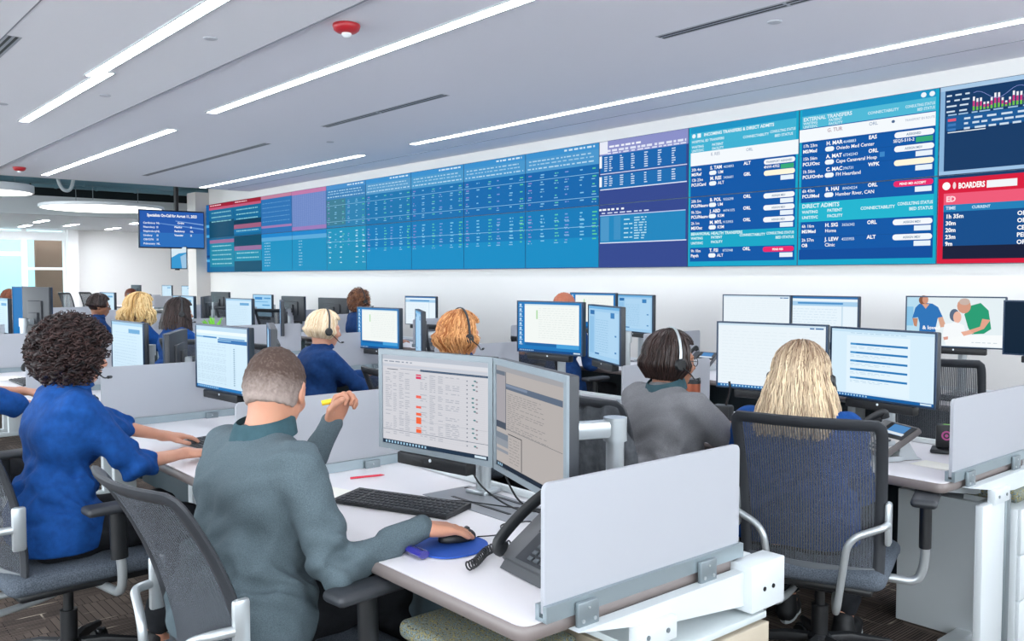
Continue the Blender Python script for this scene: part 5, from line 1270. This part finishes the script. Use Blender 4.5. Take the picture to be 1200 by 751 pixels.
obj('cup', MB().lathe([(.032, 0), (.036, .03), (.040, .19), (.040, .20)], n=28, m=mat('copper', 'b0644a', .3, .7)).mesh('cup'), t); obj('lid', MB().lathe([(.041, .20), (.041, .215), (.035, .222), (.01, .223)], n=28, m=BLACK).mesh('lid'), t)
t = thing('webcam_dock', 'black device with cable in front of the white page monitor', 'device', (3.66, 2.66, .742), math.radians(190))
obj('base', MB().rbox((0, 0, .05), (.07, .10, .10), .012, BLACK).mesh('base'), t)
obj('stalk', MB().tube(spline([(0, .02, .10), (.0, .04, .18), (.0, .035, .22)], 5), .006, 8, BLACK).mesh('stalk'), t)
cord('desk_cable', [(3.68, 2.55, .76), (3.60, 2.35, .80), (3.72, 2.25, .90), (3.80, 2.2, .80)], .004, 'black cable looping under the white page monitor')
keyboard(3.42, 2.25, 0, 'keyboard between the grey-shirted and the blonde person'); mouse(3.40, 2.02, 0, 'mouse on the right front desk of the middle row')
keyboard(1.50, 3.72, 4, 'black keyboard under the hands of the curly-haired person'); mouse(1.46, 3.40, 0, 'mouse right of the curly-haired person')
keyboard(1.46, 5.15, 0, 'keyboard of the short-sleeved coworker at the left edge'); mouse(1.48, 5.62, 0, 'mouse under the hand of the short-sleeved coworker at the left edge')
keyboard(1.42, 6.9, 0, 'black keyboard on the empty desk at the left edge'); phone(1.62, 7.35, 10, 'desk phone on the empty desk at the left edge'); mouse(1.5, 6.55, 0, 'mouse on the empty desk at the left edge')
single('paper_sheet', MB().box((0, 0, .0005), (.2, .28, .0008), mat('paper', 'f4f2e8', .8)).mesh('paper_sheet', smooth=False), 'paper sheet on the empty desk at the left edge', 'paper', (1.38, 7.3, .741), .2)
keyboard(3.42, 3.85, 0, 'keyboard in front of the ginger-haired person'); mouse(3.42, 3.45, 0, 'mouse on the ginger-haired person\'s desk'); phone(3.72, 3.18, -20, 'desk phone on the ginger-haired person\'s desk')
single('paper_sheet', MB().box((0, 0, .0005), (.2, .28, .0008), mat('paper', 'f4f2e8', .8)).mesh('paper_sheet', smooth=False), 'paper sheet on the ginger-haired person\'s desk', 'paper', (3.62, 3.45, .741), .2)
keyboard(3.46, 5.50, 0, 'keyboard under the hands of the short blonde bob'); mouse(3.50, 5.18, 0, 'mouse beside the short blonde bob\'s keyboard')
phone(3.64, 6.4, 0, 'desk phone on the fourth desk of the middle row'); phone(5.7, 4.35, 0, 'desk phone in the last row behind the tumbler'); keyboard(5.45, 2.3, 0, 'keyboard under the care scene monitor')
phone(3.7, 9.6, 0, 'desk phone far down the middle row'); 
cord('loop_cable', [(3.80, 3.30, .76), (3.74, 3.22, .86), (3.66, 3.12, .95), (3.60, 3.08, .90), (3.62, 3.10, .76)], .006, 'thick black looped cable beside the second divider of the middle row')
t = thing('potted_plant', 'tiny bright green plant on the divider side of the middle row', 'plant', (3.55, 8.9, .742))
obj('pot', MB().lathe([(.03, 0), (.04, .07), (.042, .075)], n=18, m=W_).mesh('pot'), t)
lf = MB()
for i in range(26):
    a = rng.uniform(0, 2*PI); r0 = rng.uniform(.02, .12); z1 = rng.uniform(.22, .34)
    P = spline([(0, 0, .07), (r0*.4*math.cos(a), r0*.4*math.sin(a), z1*.7), (r0*math.cos(a), r0*math.sin(a), z1)], 4); lf.tube(P, [(.002, .004), (.004, .012), (.005, .018), (.005, .018), (.005, .018), (.004, .014), (.003, .009), (.002, .006), (.001, .002)], 5)
obj('leaves', lf.mesh('leaves', mat('leaf_green', '7fd23c', .5)), t)

# ------------------------------------------------------------ chairs
chair((1.07, 2.25), math.radians(5), 'mesh-back chair of the man in grey, nearest the viewer', recline=.30, bwid=.225, top=.985)
chair((.84, 3.52), math.radians(4), 'mesh-back chair under the curly-haired person', recline=.20, base_yaw=.9)
chair((.70, 4.78), math.radians(8), 'mesh-back chair under the short-sleeved coworker', recline=.2)
ch_b = chair((3.01, 1.735), math.radians(20), 'mesh-back chair of the blonde long-haired person, back squarely to the viewer', recline=.18, bwid=.25, aw=.35)
chair((2.80, 2.46), math.radians(-6), 'chair under the grey-shirted person, with a dark garment over its back', recline=.15)
chair((2.76, 3.85), 0, 'mesh-back chair under the ginger-haired person')
chair((2.72, 5.25), math.radians(-5), 'mesh-back chair behind the short blonde bob', top=1.06)
chair((4.86, 2.10), math.radians(14), 'empty mesh-back chair below the care scene monitor', top=1.06)
chair((4.62, 6.0), math.radians(20), 'mesh-back chair turned beside the bald person', top=1.08)
chair((4.92, 5.16), 0, 'chair under the bald person in navy')
chair((2.6, 7.6), 0, 'chair under the dark long-haired person'); chair((2.7, 9.05), 0, 'chair under the person with wavy blonde hair'); chair((2.62, 10.2), 0, 'chair under the person with the dark bun')
chair((4.75, 8.2), 0, 'chair under the curly long-haired person'); chair((4.9, 9.9), math.radians(20), 'empty dark chair left of the curly long-haired person', top=1.1)
chair((4.85, 11.0), math.radians(30), 'empty chair left of the short blonde bob, near the video wall', top=1.1); chair((4.75, 15.9), 0, 'chair under the far man in grey')
chair((2.7, 14.9), 0, 'chair under the red-haired person at the left edge')
chair((2.75, 6.9), math.radians(25), 'empty chair behind the curly-haired person and left of the dark long hair') 
# garment draped over the grey-shirted person's chair
F = Field((2.34, 2.16, .50), (2.72, 2.78, 1.10), .008); F.D[:] = .2
def drape(P):
    x, y, z = P; s_ = x-(2.485+.05*np.sin(y*26)*(.35+np.clip(1.0-z, 0, .5)*.7)*.25+.10*(z*0)+(.98-z)*.12)
    return np.maximum(np.maximum(np.abs(s_)-.024-.006*np.sin(y*60+z*14), np.abs(y-2.485)-.235-.02*np.sin(z*18)), np.maximum(z-.985-.012*np.sin(y*14), .56+.03*np.sin(y*20)-z))
X3 = [F.lo[i]+F.h*np.arange(F.n[i]) for i in range(3)]; F.D = (drape((X3[0][:, None, None], X3[1][None, :, None], X3[2][None, None, :]))*.7).astype(np.float32)
single('draped_garment', F.mesh('draped_garment', cloth('charcoal_fleece', '54575b', '3c3f44', 30)), 'charcoal garment hung over the chair beside the grey-shirted person', 'garment')

# ------------------------------------------------------------ people
H_BROWN = attr_hair('hair_cropped', '46362f', '94857e', .8); H_CURL = attr_hair('hair_dark_curls', '150d0e', '4a3532', .55); H_BLACK = attr_hair('hair_black_brown', '17100f', '40302c', .35)
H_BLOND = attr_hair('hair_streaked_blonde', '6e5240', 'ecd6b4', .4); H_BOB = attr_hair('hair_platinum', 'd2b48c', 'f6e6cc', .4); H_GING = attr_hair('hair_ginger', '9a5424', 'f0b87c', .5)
H_BROWNC = attr_hair('hair_brown_curls', '4a2a20', 'b07c58', .4); H_BLOND2 = attr_hair('hair_golden', 'c89a5a', 'f2d7a0', .4); H_RED = attr_hair('hair_redbrown', '5a2c1c', '8e5236', .5)
# man in grey: head turned to the right-hand screens, right hand on the mouse, left hand raised with a marker
man = person('man in a grey zip pullover leaning on the nearest desk, yellow marker in hand', (.99, 2.31), math.radians(8), lean=.18, twist=-.05, hy=.58, hp=.36, rh=(1.345, 1.952, .803), lh=(1.36, 2.47, 1.02),
    rhd=(1, -.22, -.16), lhd=(.35, -.25, .95), ln=(.3, -.9, -.2), rn=(0, 0, -1), rhint=(-.5, -.15, -1), lhint=(0, .25, -1), lgrip=.75, curl=.26, shirt=HEATHER, sk=SK_A, hair='short', hair_m=H_BROWN,
    h=.005, bw=1.15, fat=1.2, collar=DTEAL, hseed=3, feet=[((.42, -.13, .535), (.40, -.16, .09)), ((.42, .16, .535), (.34, .2, .09))], torso=1.0)
t = thing('yellow_marker', 'short yellow marker held in the raised hand of the man in grey', 'pen', tuple(man['lt']+A(-.004, -.018, .068)))
obj('barrel', MB().tube([(-.03, .015, 0), (.02, -.012, .010)], .0085, 12, mat('marker_yellow', 'f2d324', .35)).mesh('barrel'), t); obj('cap', MB().tube([(.02, -.012, .010), (.034, -.0195, .0128)], .0092, 12, mat('marker_cap', 'e0b818', .35)).mesh('cap'), t)
cur = person('person with a large dark curly mane and royal blue shirt, typing', (.80, 3.54), math.radians(2), lean=.13, hy=.0, hp=.20, rh=(1.27, 3.48, .785), lh=(1.34, 3.86, .785), rhd=(1, .12, -.1), lhd=(1, -.15, -.1),
    rhint=(-.5, -.5, -1), lhint=(-.3, .5, -1), shirt=BLUE, sleeve=.22, sk=SK_C, hair='curly', hair_m=H_CURL, h=.006, fem=True, bw=.98, fat=1.05, hcount=1900, hseed=5, torso=1.06)
left = person('short-sleeved coworker in royal blue cut by the left edge', (.62, 4.80), 0, lean=.08, hp=.2, rh=(1.27, 4.8, .785), lh=(1.36, 5.55, .785), rhd=(1, 0, -.1), lhd=(1, .1, -.1), shirt=BLUE, sleeve=0, sk=SK_C, hair='short', hair_m=H_BLACK, h=.009)
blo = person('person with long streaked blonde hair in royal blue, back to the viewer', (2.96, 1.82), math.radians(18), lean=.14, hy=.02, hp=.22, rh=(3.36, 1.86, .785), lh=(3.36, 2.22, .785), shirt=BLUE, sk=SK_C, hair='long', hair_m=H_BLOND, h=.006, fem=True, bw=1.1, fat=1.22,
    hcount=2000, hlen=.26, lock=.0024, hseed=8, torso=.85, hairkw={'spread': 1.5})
gry = person('person with a dark bob and heather grey long-sleeved top', (2.92, 2.46), math.radians(-12), lean=.12, hy=-.22, hp=.10, rh=(3.36, 2.22, .79), lh=(3.40, 2.5, .79), rhint=(-.2, -.7, -1), shirt=GREYK, sk=SK_B, hair='bob', hair_m=H_BLACK, h=.006, fem=True, bw=1.12, fat=1.36,
    glasses=True, collar=DTEAL, hcount=1300, hlen=.10, lock=.0030, hseed=9, torso=.90, hairkw={'face': (1.15, .95)})
bob = person('person with a short platinum bob in a navy shirt, typing', (2.80, 5.34), math.radians(-6), lean=.16, hy=-.05, hp=.15, rh=(3.28, 5.22, .785), lh=(3.3, 5.5, .785), rhint=(-.2, -.5, -1), shirt=NAVY, sk=SK_C, hair='bob', hair_m=H_BOB, h=.008, fem=True, fat=1.12, hcount=900, hlen=.075, lock=.0036, hseed=10, torso=.92, hairkw={'face': (1.15, .95)})
gin = person('person with fluffy ginger hair and navy collar, middle of the room', (2.86, 3.86), math.radians(-4), lean=.10, hy=-.10, hp=.05, rh=(3.3, 3.8, .785), lh=(3.3, 4.05, .785), shirt=NAVY, sk=SK_C, hair='wavy', hair_m=H_GING, h=.008, fem=True, hcount=1100, hlen=.115, lock=.0034, hseed=11, torso=.98, hairkw={'face': (1.15, 1.0), 'spread': 1.5})
bal = person('bald person in navy behind the centre monitor', (4.97, 5.2), 0, lean=.05, hp=.05, lh=(4.78, 5.52, .80), rh=(5.3, 5.1, .785), lhd=(.5, .3, .5), shirt=NAVY, sk=SK_C, hair='short', hair_m=mat('hair_thin_red', 'b0664a', .6), h=.010, torso=1.14)
drk = person('person with long dark hair in a blue shirt, left of the pale monitors', (2.72, 7.75), 0, lean=.12, hy=-.1, hp=.1, rh=(3.25, 7.65, .785), lh=(3.25, 7.95, .785), shirt=BLUE, sk=SK_A, hair='long', hair_m=H_BLACK, h=.010, fem=True, hcount=500, hlen=.17, lock=.005, hseed=12, fat=1.1)
gol = person('person with wavy golden hair and a black headband', (2.78, 8.95), 0, lean=.1, hy=.0, hp=.05, rh=(3.25, 8.85, .785), lh=(3.25, 9.1, .785), shirt=BLUE, sk=SK_C, hair='wavy', hair_m=H_BLOND2, h=.011, fem=True, hcount=500, hlen=.26, lock=.006, hseed=13, hairkw={'spread': 3.2})
bun = person('person with tied dark hair and glasses beyond the curly mane', (2.75, 10.25), math.radians(-10), lean=.12, hy=-.15, hp=.1, rh=(3.2, 10.1, .785), lh=(3.2, 10.4, .785), shirt=NAVY, sk=SK_B, hair='bob', hair_m=H_BLACK, h=.011, fem=True, glasses=True, hcount=300, hlen=.03, lock=.006, hseed=14)
far = person('far man with brown hair in a grey top before the far wall', (4.88, 16.0), math.radians(-12), lean=.1, hy=-.15, rh=(5.3, 15.9, .785), lh=(5.3, 16.2, .785), shirt=GREYK, sk=SK_C, hair='short', hair_m=H_RED, h=.014)
red = person('person with reddish brown hair at the far left edge', (2.82, 15.0), math.radians(-15), lean=.1, hy=-.2, rh=(3.2, 14.9, .785), lh=(3.2, 15.2, .785), shirt=NAVY, sk=SK_C, hair='wavy', hair_m=H_RED, h=.014, fem=True, hcount=250, hlen=.06, lock=.007, hseed=15)
cly = person('person with long light brown curls and glasses near the video wall', (4.88, 8.25), math.radians(-5), lean=.04, hy=.05, hp=-.05, rh=(5.3, 8.1, .785), lh=(5.3, 8.4, .785), shirt=NAVY, sk=SK_C, hair='curly', hair_m=H_BROWNC, h=.011, fem=True, hcount=500, hseed=16, torso=1.12, hairkw={'rad': (.125, .12, .125), 'face': .7})
headset(cur, 'headset with microphone tip beside the curly mane', big=.03); headset(gry, 'black headset worn over the dark bob', big=.026, band=SILVER); headset(bob, 'headset worn over the platinum bob', big=.026); headset(gin, 'headset worn over the ginger hair', big=.036)
headset(blo, 'headset half hidden in the long blonde hair', big=.026); headset(drk, 'headset over the long dark hair', big=.026); headset(gol, 'headset worn over the golden hair', big=.036, boom=False); headset(cly, 'headset worn over the light brown curls', big=.03)

# ------------------------------------------------------------ the far end of the hall
for i, (x, y) in enumerate(((7.0, 19.6), (7.0, 21.2), (7.0, 22.8), (9.0, 20.4), (9.0, 22.0))):
    desk(x, y, 'far white desk beyond the pilaster, %s from the front' % ORD[i]); divider(x, y, 'far frosted divider beyond the pilaster, %s from the front' % ORD[i])
FM = [(7.5, 20.3, 184, 'pale'), (7.6, 21.9, 184, 'pale'), (7.4, 23.5, 5, 'off'), (9.5, 21.2, 184, 'icons'), (9.5, 22.5, 5, 'off'), (9.4, 23.1, 10, 'off')]
for i, (x, y, a, k_) in enumerate(FM): monitor(x, y, 1.12, a, k_, '%s monitor on the far desks beyond the pilaster, %s from the viewer' % ('lit' if k_ != 'off' else 'dark-backed', ORD[i]), post=.1)
chair((6.0, 23.6), math.radians(20), 'empty chair standing out before the far white wall, left one', top=1.1); chair((6.6, 24.1), math.radians(20), 'empty chair standing out before the far white wall, right one', top=1.1)
